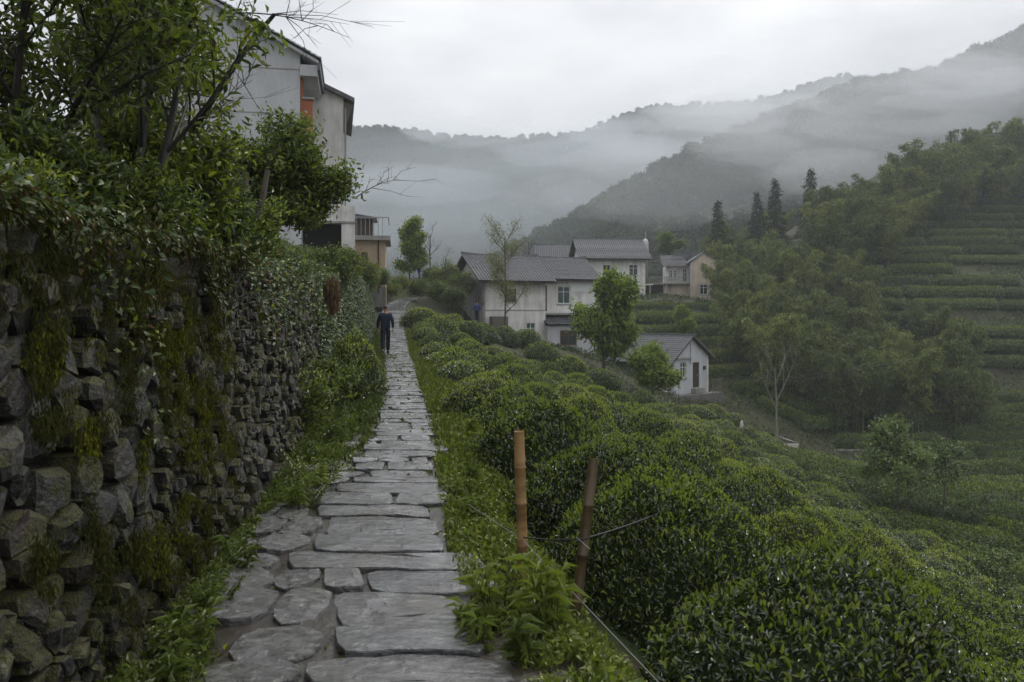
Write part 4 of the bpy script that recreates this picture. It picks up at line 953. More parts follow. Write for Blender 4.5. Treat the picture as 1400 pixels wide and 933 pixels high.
# slender planted trees on the lower slope
T_sl = tree_meshes(71, 5.0, .055, dict(wig=.05, up=.06, nb={2:9,1:4}, lo=.55, top=2, ang=1.05, sh=.36, tl=.9), 2, 16, .20, .22, .095, [M['silver'], M['bright_tree']], [.7,.3], M['grey_bark'], .3)
T_sl2 = tree_meshes(72, 4.6, .05, dict(wig=.05, up=.06, nb={2:7,1:4}, lo=.6, top=2, ang=1.0, sh=.33, tl=.9), 2, 9, .17, .19, .085, [M['silver'], M['forest']], [.4,.6], M['grey_bark'], .3)
for px, py, D, m, s, lab in [(1228,733,33,T_sl,.92,'tallest pale leaved slender tree on the lower tea slope'),(1240,728,35,T_sl2,.9,'slender tree just behind the tallest pale leaved tree'),(1198,708,36,T_sl,.62,'shorter slender tree left of the tallest pale leaved tree'),(1288,726,37,T_sl2,1.0,'dark sparse slender tree right of the tallest pale leaved tree'),(1362,850,17,T_sl2,.36,'small budding sapling low on the tea slope near the right edge'),(1160,790,16,T_sl2,.28,'tiny sapling among the tea bushes below the slender trees')]:
    q = on_terrain(px, py, D*.75); tree('slender_tree', lab, 'tree', (q.x, q.y, q.z-.1), m, s*q.y/D, px*.1)
# conifers
def conifer(seed, H):
    r = np.random.default_rng(seed); polys = [np.array([(0,0,-.3),(.02*H*r.normal(),0,H*.5),(0,0,H)])]; rads = [np.array([.018*H,.011*H,.002*H])]; pos, d = [], []
    for k in range(46):
        f = .22+.78*k/45; a = k*2.4+r.uniform(-.4,.4); ln = H*.21*(1.04-f)**.75*r.uniform(.6,1.15); e = np.array([math.cos(a)*ln, math.sin(a)*ln, H*f-ln*.22]); b = np.array([0,0,H*f])
        polys.append(np.array([b, b*.5+e*.5+np.array([0,0,.05*ln]), e])); rads.append(np.array([.004*H,.003*H,.001*H]))
        m = int(12+60*ln/(.2*H)); t = r.random(m)[:,None]**.7; pos.append(b+(e-b)*t+r.normal(size=(m,3))*.016*H); d.append(unit((e-b)[None])+r.normal(size=(m,3))*.6+np.array([0,0,-.35]))
    V, Q_ = tube_np(polys, rads, 5); pos = np.concatenate(pos); d = np.concatenate(d); k = len(pos)
    return mk('trunk', V, Q_, M['grey_bark'], smooth=True), leaf_mesh('crown', pos, d, rdir(k, 1), rng.uniform(.035,.07,k)*H*.8, rng.uniform(.010,.018,k)*H, [M['conifer']])
CON = [conifer(s, 8) for s in (1,2)]
for i, (px, pt, pb, D, lab) in enumerate([(981,276,372,118,'tall conifer right behind the cream house'),(1035,264,350,120,'second conifer from the cream house at the bamboo edge'),(1060,246,345,122,'third conifer from the cream house above the bamboo'),(1108,232,340,124,'rightmost and tallest conifer above the bamboo grove')]):
    p = P(px, pb, D); s = (pb-pt)*D/F/8; tree('conifer', lab, 'tree', p, CON[i % 2], (s*.95, s*.95, s), i)

# bamboo plumes
def bamboo_clump(seed, H):
    r = np.random.default_rng(seed); polys, rads, pos, d = [], [], [], []
    for c in range(5):
        a = r.uniform(0, 6.28); b = np.array([r.normal(0,.5), r.normal(0,.5), -.3]); Hc = H*r.uniform(.75, 1.05); lean = r.uniform(.15,.42)*Hc; t = np.linspace(0, 1, 12)[:,None]
        p = b + np.concatenate([math.cos(a)*lean*t**2.4, math.sin(a)*lean*t**2.4, Hc*(t-.10*t**5)], 1); polys.append(p); rads.append(np.linspace(.05,.008,12))
        for k in range(34):
            f = .30+.70*(k+r.random())/34; i = min(10, int(f*11)); q = p[i]+(p[i+1]-p[i])*(f*11-i); a2 = r.uniform(0,6.28); ln = (1.35*(1.08-f)**.5+.2)*r.uniform(.6,1.1)
            e = q+np.array([math.cos(a2)*ln, math.sin(a2)*ln, .28*ln]); m = 22; tt = r.random(m)[:,None]**.6
            pos.append(q+(e-q)*tt+np.concatenate([r.normal(size=(m,2))*.16, r.normal(size=(m,1))*.12-.30*tt**2*ln], 1)); d.append(unit(e-q)[None]*.5+r.normal(size=(m,3))*.4+np.array([0,0,-.7]))
    V, Q_ = tube_np(polys, rads, 5); pos = np.concatenate(pos); d = np.concatenate(d); k = len(pos)
    return mk('culm', V, Q_, M['culm'], smooth=True), leaf_mesh('plume', pos, d, rdir(k, .9), rng.uniform(.30,.58,k), rng.uniform(.07,.11,k), [M['bamboo']], None, 1.5)
BAM = [bamboo_clump(s, 9.5) for s in (1,2,3,4)]
def bam_zone(n, poly, D0, D1, label, group, seed, H=(.8,1.15)):
    r = np.random.default_rng(seed); placed = []; tries = 0
    poly = np.array(poly, float)
    def inside(px, py):
        c = False; j = len(poly)-1
        for i in range(len(poly)):
            if (poly[i,1] > py) != (poly[j,1] > py) and px < (poly[j,0]-poly[i,0])*(py-poly[i,1])/(poly[j,1]-poly[i,1])+poly[i,0]: c = not c
            j = i
        return c
    while len(placed) < n and tries < 20000:
        tries += 1; D = r.uniform(D0, D1); px = r.uniform(poly[:,0].min(), poly[:,0].max()); x = (px-700)*D/F; z = h1(x, D); py = HY-(z-CAMZ)*F/D
        if not inside(px, py): continue
        if any((x-a)**2+(D-b)**2 < 2.3**2 for a, b in placed): continue
        placed.append((x, D)); s = r.uniform(*H); t = thing('bamboo_clump', label, 'bamboo', (x, D, z-.1), r.uniform(0, 6.28), group); t.scale = (s*.95, s*.95, s)
        a, b = BAM[len(placed) % 4]; obj('culm', a, t); obj('plume', b, t)
    return placed
# base areas of the grove in photo pixels
g1 = bam_zone(78, [(985,400),(1040,395),(1110,405),(1190,430),(1240,470),(1330,520),(1350,590),(1250,600),(1130,590),(1060,560),(1010,500),(985,440)], 62, 116, 'feathery bamboo clump in the grove filling the valley side', 'bamboo clumps of the valley grove', 3, (.72,1.05))
g2 = bam_zone(34, [(1110,405),(1130,330),(1210,300),(1300,285),(1320,300),(1250,340),(1200,400)], 95, 140, 'feathery bamboo clump in the stand above the valley grove', 'bamboo clumps of the middle stand', 4, (.8,1.1))
g3 = bam_zone(34, [(1180,300),(1240,262),(1330,240),(1450,225),(1450,290),(1330,300),(1230,315)], 118, 175, 'tall bamboo clump along the skyline above the tea terraces', 'bamboo clumps on the terrace skyline', 5, (.95,1.35))
g4 = bam_zone(16, [(955,372),(1000,340),(1060,330),(1130,335),(1140,400),(1000,410)], 112, 160, 'hazy bamboo clump among the conifers', 'bamboo clumps among the conifers', 9, (.55,.85))
print('bushes', n_bush, 'hedges', n_hedge, 'bamboo', len(g1), len(g2), len(g3), 'slabs', n_slab, 'stones', len(stones))

# ------------------------------------------------------------------ houses
def panel(m, fn, u0, u1, z0, z1, ops, th=.22):
    """wall rectangle with real openings; fn(u, depth, z) -> local point; depth>0 goes into the wall"""
    us = sorted({u0, u1, *[o[0] for o in ops], *[o[1] for o in ops]}); zs = sorted({z0, z1, *[o[2] for o in ops], *[o[3] for o in ops]})
    for a, b in zip(us[:-1], us[1:]):
        for c, d in zip(zs[:-1], zs[1:]):
            if any(o[0] <= a and b <= o[1] and o[2] <= c and d <= o[3] for o in ops): continue
            m.add([fn(a,0,c), fn(b,0,c), fn(b,0,d), fn(a,0,d)], [(0,1,2,3)])
    for (a, b, c, d) in [o[:4] for o in ops]:
        for (p, q) in (((a,c),(b,c)), ((b,c),(b,d)), ((b,d),(a,d)), ((a,d),(a,c))):
            m.add([fn(p[0],0,p[1]), fn(p[0],th,p[1]), fn(q[0],th,q[1]), fn(q[0],0,q[1])], [(0,1,2,3)])
def bar(m, fn, a, b, c, d, d0, d1):
    V = [fn(u, dd, z) for dd in (d0, d1) for z in (c, d) for u in (a, b)]
    m.add(V, [(0,1,3,2),(4,6,7,5),(0,4,5,1),(2,3,7,6),(0,2,6,4),(1,5,7,3)])
def window(parent, fn, o, frame, glass, sill=True, bars=True):
    a, b, c, d = o[:4]; w = .07; m = MB()
    for s in ((a,a+w,c,d),(b-w,b,c,d),(a+w,b-w,c,c+w),(a+w,b-w,d-w,d)): bar(m, fn, *s, .08, .15)
    win = m.build('window', M[frame], parent)
    m = MB(); mid = (a+b)/2; zt_ = c+(d-c)*.68
    if bars: bar(m, fn, mid-.03, mid+.03, c+w, d-w, .09, .14); bar(m, fn, a+w, mid-.03, zt_-.025, zt_+.025, .092, .138); bar(m, fn, mid+.03, b-w, zt_-.025, zt_+.025, .092, .138); m.build('glazing_bar', M[frame], win)
    m = MB(); bar(m, fn, a+w*.5, b-w*.5, c+w*.5, d-w*.5, .112, .12); m.build('pane', M[glass], win)
    if sill: m = MB(); bar(m, fn, a-.08, b+.08, c-.09, c-.003, -.07, .06); m.build('sill', M['concrete'], win)
def door(parent, fn, o, mat='dark_wood'):
    a, b, c, d = o[:4]; m = MB(); bar(m, fn, a+.06, b-.06, c, d-.06, .10, .15); dd = m.build('door', M[mat], parent)
    m = MB(); bar(m, fn, a, a+.06, c, d, .04, .16); bar(m, fn, b-.06, b, c, d, .04, .16); bar(m, fn, a+.06, b-.06, d-.06, d, .04, .16); m.build('frame', M['weather_wood'], dd)
    m = MB(); bar(m, fn, b-.2, b-.15, c+.95, c+1.1, .06, .10); m.build('handle', M['rail'], dd)
def blank(parent, fn, o): a, b, c, d = o[:4]; m = MB(); bar(m, fn, a-.02, b+.02, c-.02, d+.02, .55, .6); m.build('shade_sheet', M['opening_shade'], parent)  # dark sheet added behind the opening, shade put into its colour

def roof_slope(L, run, rise, flip, over=0, spacing=.26):
    """pantile slope: columns along x 0..L, eave at y=0 going to y=run, rise"""
    ncol = max(4, int(L/spacing)); px_ = 6; nx = ncol*px_+1; ln = math.hypot(run, rise); nr = max(4, int(ln/.24)); V, Qr = [], []
    sl = rise/run; nrm = np.array([0, -rise, run])/ln
    for j in range(nr):
        for e in (0, 1):
            f = (j+e)/nr; lift = .035*(1-e)
            x = np.linspace(0, L, nx); ph = (np.arange(nx) % px_)/px_; prof = .09*np.abs(np.sin(ph*math.pi)) + .02*rng.random(nx)*0
            off = (prof+lift+.02*rng.random()*1.0+.012*rng.random(nx))
            V.append(np.stack([x, f*run+nrm[1]*off, f*rise+nrm[2]*off], -1))
    V = np.array(V); n = V.shape[0]; idx = np.arange(n*nx).reshape(n, nx)
    Qr = np.stack([idx[:-1,:-1], idx[:-1,1:], idx[1:,1:], idx[1:,:-1]], -1).reshape(-1,4); return V.reshape(-1,3), Qr
def tile_idx(nq, L_, spacing=.26):
    nx = max(4, int(L_/spacing))*6; j = np.arange(nq) % nx; return ((j % 6 > 0) & (j % 6 < 5)).astype(int)  # pale on the crests, dark in the channels
def gable_roof(parent, x0, x1, y0, y1, ze, zr, ov=.55, ovx=.45):
    """ridge along x; eaves overhang ov front and back, ovx at the gables"""
    ym = (y0+y1)/2; half = (y1-y0)/2; sl = (zr-ze)/half; run = half+ov; rise = sl*run; L_ = x1-x0+2*ovx
    V1, Q1 = roof_slope(L_, run, rise, False); A = V1 + np.array([x0-ovx, y0-ov, ze-sl*ov+.10])
    B = V1*np.array([1,-1,1]) + np.array([x0-ovx, y1+ov, ze-sl*ov+.10])
    V = np.concatenate([A, B]); Qq = np.concatenate([Q1, Q1[:,::-1]+len(V1)])
    deck = MB()
    for sgn, ye in ((1, y0-ov), (-1, y1+ov)):
        zE = ze-sl*ov; yr = ym - sgn*.02
        deck.prism([(ye, zE-.02), (yr, zr-.02), (yr, zr+.07), (ye, zE+.07)], 'x', x0-ovx+.03, x1+ovx-.03)
    r = deck.build('roof', M['dark_wood'], parent)
    tag(obj('roof_tiling', mk('roof_tiling', V, Qq, [M['tile'], M['tile_pale']], tile_idx(len(Qq), L_), smooth=False), r), kind='stuff')
    n = 9; xs = np.linspace(x0-ovx-.05, x1+ovx+.05, n); lift = np.array([.16,.05,0,0,0,0,0,.05,.16]); pts = [(xs[i], ym, zr+.17+lift[i]) for i in range(n)]
    m = MB(); 
    for a, b in zip(pts[:-1], pts[1:]): m.add([(a[0],ym-.11,a[2]-.12),(a[0],ym+.11,a[2]-.12),(a[0],ym+.06,a[2]+.12),(a[0],ym-.06,a[2]+.12),(b[0],ym-.11,b[2]-.12),(b[0],ym+.11,b[2]-.12),(b[0],ym+.06,b[2]+.12),(b[0],ym-.06,b[2]+.12)], [(0,4,7,3),(1,2,6,5),(3,7,6,2),(0,1,5,4),(0,3,2,1),(4,5,6,7)])
    m.build('ridge_cap', M['tile'], r); return r
def house(label, loc, rz, L_, W_, H_, zr, front=(), left=(), right=(), wall='white', gable_l=None, gable_r=None, ov=.55, ovx=.45, cat='house', base=1.2, name='house'):
    t = thing(name, label, cat, loc, rz); m = MB()
    ff = lambda u, d, z: (u, d, z); fl = lambda u, d, z: (d, W_-u, z); fr = lambda u, d, z: (L_-d, u, z); fb = lambda u, d, z: (L_-u, W_-d, z)
    g = lambda ops: [o for o in ops if o[4] != 'x']
    panel(m, ff, 0, L_, -base, H_, g(front)); panel(m, fl, 0, W_, -base, H_, g(left)); panel(m, fr, 0, W_, -base, H_, g(right)); panel(m, fb, 0, L_, -base, H_, [])
    m.add([(0,0,H_),(0,W_,H_),(0,W_/2,zr)], [(0,2,1)] ); m.add([(L_,0,H_),(L_,W_,H_),(L_,W_/2,zr)], [(0,1,2)])
    m.build('wall', M[wall], t)
    for ops, fn in ((front, ff), (left, fl), (right, fr)):
        for o in ops:
            k = o[4]
            if k == 'door': door(t, fn, o)
            elif k == 'hole': blank(t, fn, o)
            elif k == 'brown': window(t, fn, o, 'wood', 'glass')
            elif k == 'green': window(t, fn, o, 'frame_white', 'green_glass')
            else: window(t, fn, o, 'frame_white', 'glass')
    gable_roof(t, 0, L_, 0, W_, H_, zr, ov, ovx); return t
def boxpart(parent, name, mat, *b): return MB().box(*b).build(name, M[mat], parent)

# long tiled house in two sections
rz = R(24); o = P(668, 0, 66); base = Vector((o.x-.4, 66, -1.0))
hA = house('long white house with grey tiled roof and boarded gable end', base, rz, 5.7, 6.4, 5.55, 7.45, [(2.05,2.95,3.5,4.6,'brown'),(3.9,4.75,.3,1.75,'green')], [(.8,2.0,.2,2.2,'hole'),(4.6,5.4,.1,2.1,'door')], wall='white', ov=.75, ovx=.75)
MB().box(-.05,-.004,.0,6.4,-.5,5.5).build('board_cladding', M['boards'], hA)
for i in range(12): boxpart(hA, 'batten', 'boards', -.085,-.052, .25+i*.53,.31+i*.53, -.5,5.3)
boxpart(hA, 'corner_strip', 'concrete', -.02,.14,-.03,-.003,-.4,5.4); boxpart(hA, 'plinth_line', 'concrete', .15,5.65,-.03,-.004,2.78,2.86)
boxpart(hA, 'side_bin', 'weather_wood', .5,1.9,-.7,-.05,1.0,2.3)
o2 = base + Matrix.Rotation(rz, 3, 'Z') @ Vector((5.75, 1.1, 0))
hB = house('set back right section of the long house with green glazed window', o2, rz, 5.6, 5.4, 5.75, 7.45, [(.15,.65,2.75,5.0,'door'),(1.7,2.95,3.4,4.95,'green'),(1.2,2.4,-.9,.9,'brown')], [], wall='white', ov=.55, ovx=.45, base=2)
boxpart(hB, 'balcony_slab', 'concrete', .05,4.5,-.9,-.004,2.45,2.6)
pr = MB(); V1, Q1 = roof_slope(4.6, 1.9, .75, False); pt = obj('porch_roof', mk('porch_roof', V1+np.array([-.2,-2.0,1.55]), Q1, M['tile']), hB)
MB().box(-.1,4.3,-1.6,-.05,-2.0,1.45).build('porch_wall', M['grey_wash'], hB)
fnp = lambda u, d, z: (u, -1.6+d-.13, z)
window(hB, fnp, (1.1,2.7,-.2,1.1), 'wood', 'glass'); MB().tube([(-.2,-1.65,-2),(-.2,-1.65,1.5)],[.05,.05],6).build('drain_pipe', M['concrete'], hB)
boxpart(hB, 'white_patch', 'frame_white', 3.0,5.2,-.02,-.004,4.5,5.7)
# second white house behind
o = P(796, 0, 100)
hE = house('white two storey house with grey roof behind the long house', (o.x+.1, 100, 2.6), R(6), 8.0, 7.0, 6.1, 8.4, [(5.9,7.05,3.7,5.1,'white'),(5.9,7.05,.75,2.1,'white'),(2.6,3.5,3.6,5.0,'hole'),(.8,1.8,.8,2.1,'white')], [], [(2,3.2,3.6,5,'white')], wall='white', ov=.7, ovx=.7)
boxpart(hE, 'stone_base', 'old_stone', -.05,8.05,-.06,-.004,-1.2,.35)
boxpart(hE, 'rain_hood', 'frame_white', 8.02,9.2,.6,1.6,2.55,2.68)
house('grey roofed house showing only its roof beyond the long house', (P(735,0,108).x, 108, 3.0), R(-2), 5.6, 6, 5.2, 7.9, [(1,2,3.5,4.5,'white')], wall='grey_wash')
st = thing('water_tank', 'white rounded tank with a thin pipe above the second house roof', 'tank', (P(882,0,118).x, 118, P(0,345,118).z))
MB().tube([(0,0,0),(0,0,.2),(0,0,1.5),(0,0,1.9),(0,0,2.0)],[.4,.5,.5,.3,.05],12).build('tank_body', M['white_plastic'], st, True); MB().tube([(.1,0,1.9),(.1,0,3.0)],[.06,.05],6).build('pipe', M['white_plastic'], st); MB().tube([(0,0,-4),(0,0,0)],[.45,.45],10).build('stand', M['old_stone'], st)
wl = thing('garden_wall', 'dark weathered wall topping the bank behind the second house', 'wall', (P(838,0,122).x, 122, P(0,352,122).z)); MB().box(0,4.8,0,.5,-2,2.2).build('wall_body', M['old_stone'], wl); MB().box(-.08,4.88,-.06,.56,2.203,2.45).build('coping', M['concrete'], wl)
# cream house with balcony
o = P(945, 0, 108); rzG = R(-4)
hG = thing('house', 'cream two storey house with balcony and small tiled roof', 'house', (o.x, 108, 3.0), rzG); m = MB()
Wg, Hg, Ag = 3.4, 5.6, 6.75; fg = lambda u, d, z: (u, d, z); ops = [(1.15,2.2,1.1,2.45)]
panel(m, fg, 0, Wg, -1, Hg, ops); m.add([(0,0,Hg),(Wg,0,Hg),(Wg*.5,0,Ag)], [(0,1,2)]); m.add([(Wg,0,-1),(Wg,6,-1),(Wg,6,Hg),(Wg,0,Hg)], [(0,1,2,3)]); m.add([(0,0,-1),(0,6,-1),(0,6,Hg),(0,0,Hg)], [(3,2,1,0)]); m.add([(0,6,-1),(Wg,6,-1),(Wg,6,Hg),(Wg*.5,6,Ag),(0,6,Hg)], [(4,3,2,1,0)])
m.build('wall', M['cream'], hG); window(hG, fg, ops[0], 'frame_white', 'glass')
MB().box(-3.0,-.004,1.2,6,-1,2.55).build('side_wing', M['cream'], hG); MB().box(-3.1,-.005,1.9,6,2.7,5.1).build('upper_wing', M['white'], hG); MB().box(-3.6,-.006,.5,6,2.553,2.697).build('balcony_slab', M['concrete'], hG)
fw = lambda u, d, z: (u-3.1, 1.9+d-.13, z)
window(hG, fw, (.35,.85,3.3,4.5), 'frame_white', 'glass'); window(hG, fw, (.95,1.4,3.3,4.5), 'frame_white', 'glass'); window(hG, fw, (2.2,2.8,2.9,4.7), 'frame_white', 'glass', sill=False)
rl = MB().box(-3.6,-.01,.52,.58,3.45,3.53).build('balcony_rail', M['concrete'], hG)
for i in range(15): MB().box(-3.55+i*.245,-3.45+i*.245,.53,.57,2.7,3.445).build('baluster', M['concrete'], rl)
MB().tube([(-.08,-.06,-1),(-.08,-.06,5.4)],[.06,.06],6).build('drain_pipe', M['grey_wash'], hG)
for nm, sx0, sx1, z0, z1 in (('left', Wg*.5, -.5, Ag, Hg-.35), ('right', Wg*.5, Wg+.4, Ag, Hg-.28)):
    MB().prism([(sx0,z0),(sx1,z1),(sx1,z1+.14),(sx0,z0+.14)], 'y', -.25, 6.2).build('roof', M['tile'], hG)
V1, Q1 = roof_slope(3.4, 4.0, 1.7, False); obj('front_roof_tiling', mk('front_roof_tiling', V1+np.array([-3.7,.9,4.95]), Q1, M['tile']), hG)['kind'] = 'stuff'
MB().box(-2.0,Wg*.5+.1,3.9,4.1,6.62,6.98).build('ridge_cap', M['tile'], hG)
MB().box(-3.4,3.6,-.06,-.004,-1,.22).build('stone_base', M['old_stone'], hG)
# porch between the two houses
pc = thing('shed', 'shadowed open shed between the second white house and the cream house', 'shed', (P(888,0,106).x, 106, 3.0)); MB().box(0,2.4,0,3,2.4,2.55).build('flat_roof', M['concrete'], pc)
for q in (0.02, 2.2): MB().box(q,q+.18,.05,.2,-1,2.397).build('post', M['concrete'], pc)
MB().box(0,2.4,2.9,3.0,-1,2.397).build('back_wall', M['dark_wood'], pc); rl = MB().box(0,2.4,.02,.08,3.35,3.42).build('railing', M['rail'], pc)
for i in range(11): MB().box(.03+i*.23,.07+i*.23,.03,.07,2.55,3.347).build('baluster', M['rail'], rl)
# retaining wall under the houses
rw = thing('terrace_wall', 'dark rubble retaining wall below the cream house', 'wall', (P(880,0,97).x, 97, 0)); cellr = []
for i in range(0, 44):
    for j in range(5):
        q = MB(); s = .46; x = i*.36+(.18 if j % 2 else 0); 
        a = rng.uniform(-.05,.05,8); q.add([(x+a[0],a[1],j*.52+.2),(x+.34+a[2],a[3],j*.52+.2+a[4]),(x+.34,a[5],j*.52+.68),(x+a[6],0,j*.52+.68+a[7]),(x,.4,j*.52+.2),(x+.34,.4,j*.52+.2),(x+.34,.4,j*.52+.68),(x,.4,j*.52+.68)], [(0,1,2,3),(0,4,5,1),(3,2,6,7),(0,3,7,4),(1,5,6,2)]); cellr.append(q)
allr = MB()
for q in cellr: allr.add(q.V, q.Fc)
tag(allr.build('rubble', M['old_stone'], rw), kind='stuff'); MB().box(-.1,16.2,.1,.8,-1.5,2.85).build('earth_core', M['mud'], rw)
for i, (px, D, ln, lab) in enumerate([(1085, 66, 10, 'low rubble terrace wall at the bamboo foot beside the valley path'), (1150, 58, 9, 'lower rubble terrace wall on the valley floor beyond the slender trees')]):
    x_ = P(px,0,D).x; t = thing('terrace_wall', lab, 'wall', (x_, D, min(h1(x_, D), h1(x_+ln, D))-.35), R(3)); o = obj('rubble', bpy.data.meshes['rubble'], t); o['kind'] = 'stuff'; o.scale = (ln/16, 1, .42)
    MB().box(.05,ln-.05,.12,.5,-1,1.12).build('earth_core', M['ground'], t)
# low grey house
rzL = R(38); o = P(905, 0, 66); W2, H2 = 5.6, 2.75
hL = thing('house', 'low grey stone house with tiled roof and dark door on the slope', 'house', (P(921,0,65).x, 65, P(0,535,65).z), rzL); m = MB()
gl = 4.4; fg = lambda u, d, z: (u, d, z); ops = [(.85,1.55,1.0,2.3),(2.4,3.25,.12,2.25)]
panel(m, fg, 0, gl, -1.2, H2, ops); m.add([(0,0,H2),(gl,0,H2),(gl*.48,0,4.35)], [(0,1,2)]); m.add([(gl,0,-1.2),(gl,7,-1.2),(gl,7,H2),(gl,0,H2)], [(0,1,2,3)]); m.add([(0,0,-1.2),(0,7,-1.2),(0,7,H2),(0,0,H2)], [(3,2,1,0)])
m.build('wall', M['concrete_light'] if 'concrete_light' in M else M['grey_wash'], hL); window(hL, fg, ops[0], 'frame_white', 'glass'); door(hL, fg, ops[1], 'dark_wood')
boxpart(hL, 'doorstep', 'concrete', 2.2,3.45,-.5,-.004,-.3,.1); boxpart(hL, 'lintel_band', 'concrete', .2,2.1,-.14,-.004,2.55,2.7); boxpart(hL, 'pilaster', 'grey_wash', 2.05,2.2,-.09,-.005,2.2,3.9); boxpart(hL, 'wall_lamp', 'dark_wood', 3.75,3.95,-.16,-.004,1.6,1.9); boxpart(hL, 'corner_strip', 'white', gl-.12,gl+.02,-.03,-.006,-.4,2.7)
for sx0, sx1, z0, z1 in ((gl*.48, -.75, 4.35, 2.05), (gl*.48, gl+.5, 4.35, 2.42)):
    MB().prism([(sx0,z0),(sx1,z1),(sx1,z1+.08),(sx0,z0+.08)], 'y', -.35, 7.2).build('roof_deck', M['dark_wood'], hL)
    V1, Q1 = roof_slope(7.6, abs(sx1-sx0)+.02, z0-z1, False); sg = 1 if sx1 < sx0 else -1
    Vr = np.stack([sx1 + sg*V1[:,1], V1[:,0]-.38, z1+.10+V1[:,2]], -1); obj('roof_tiling', mk('roof_tiling', Vr, Q1 if sg < 0 else Q1[:,::-1], [M['tile'], M['tile_pale']], tile_idx(len(Q1), 7.6)), hL)['kind'] = 'stuff'
MB().box(gl*.48-.12,gl*.48+.12,-.4,7.25,4.44,4.62).build('ridge_cap', M['tile'], hL)
rl = MB().box(gl-.6,gl+.7,-.95,-.88,.75,.82).build('step_railing', M['weather_wood'], hL)
for i in range(5): MB().box(gl-.6+i*.3,gl-.53+i*.3,-.94,-.89,-.8,.747).build('baluster', M['weather_wood'], rl)
MB().box(-1.6,gl+.9,-1.0,-.1,-2.2,-.32).build('stone_terrace', M['old_stone'], hL)
MB().box(-2.2,-.02,.4,.6,-1.0,1.0).build('yard_wall', M['white'], hL)

# big house on the left: gable towards the path
zg = 3.0
def big_house():
    t = thing('house', 'tall pale rendered house behind the trees with gable and tiled roof', 'house', (-9.05-9*math.cos(R(11)), 34-9*math.sin(R(11)), zg), R(11)); W_, H_, Z_ = 9.0, 9.6, 12.0; m = MB()
    ops = [(1.0,2.4,6.4,8.0),(4.2,5.6,3.2,4.8)]; fg = lambda u, d, z: (u, d, z)
    panel(m, fg, 0, W_, -1, H_, ops); m.add([(0,0,H_),(W_,0,H_),(W_/2,0,Z_)], [(0,1,2)]); m.add([(W_,0,-1),(W_,9,-1),(W_,9,H_),(W_,0,H_)], [(0,1,2,3)]); m.add([(0,0,-1),(0,9,-1),(0,9,H_),(0,0,H_)], [(3,2,1,0)])
    m.build('wall', M['grey_wash'], t)
    for q in ops: window(t, fg, q, 'frame_white', 'glass')
    for z in (5.15, 7.05, 8.95): boxpart(t, 'render_joint', 'concrete', 0,W_-.01,-.012,-.003,z,z+.05)
    boxpart(t, 'brick_pier', 'brick', W_+.003,W_+.12,.1,.5,3.5,9.0); boxpart(t, 'brick_panel', 'brick', W_+.123,W_+.52,.12,.35,6.4,7.75); boxpart(t, 'pier_cap', 'concrete', W_+.1,W_+.58,.05,.45,7.753,7.85)
    sl = (Z_-H_)/(W_/2)
    for sg in (1, -1):
        x0 = W_/2; x1 = W_/2 + sg*(W_/2+.78); z1 = Z_-sl*(W_/2+.78)
        MB().prism([(x0,Z_-.0),(x1,z1),(x1,z1+.14),(x0,Z_+.14)], 'y', -.35, 9.4).build('roof_deck', M['grey_wash'], t)
        V1, Q1 = roof_slope(9.9, abs(x1-x0)+.08, Z_-z1+.04, False); Vr = np.stack([x1+sg*.06 - sg*V1[:,1], V1[:,0]-.45, z1+.16+V1[:,2]], -1)
        obj('roof_tiling', mk('roof_tiling', Vr, Q1 if sg > 0 else Q1[:,::-1], M['tile']), t)['kind'] = 'stuff'
    boxpart(t, 'eave_box', 'grey_wash', W_+.02,W_+.74,-.3,9,H_-.95,H_-.48); boxpart(t, 'gutter', 'tile', W_+.743,W_+.86,-.4,9,H_-.72,H_-.40)
    MB().box(W_/2-.14,W_/2+.14,-.5,9.45,Z_+.14,Z_+.4).build('ridge_cap', M['tile'], t)
big_house()
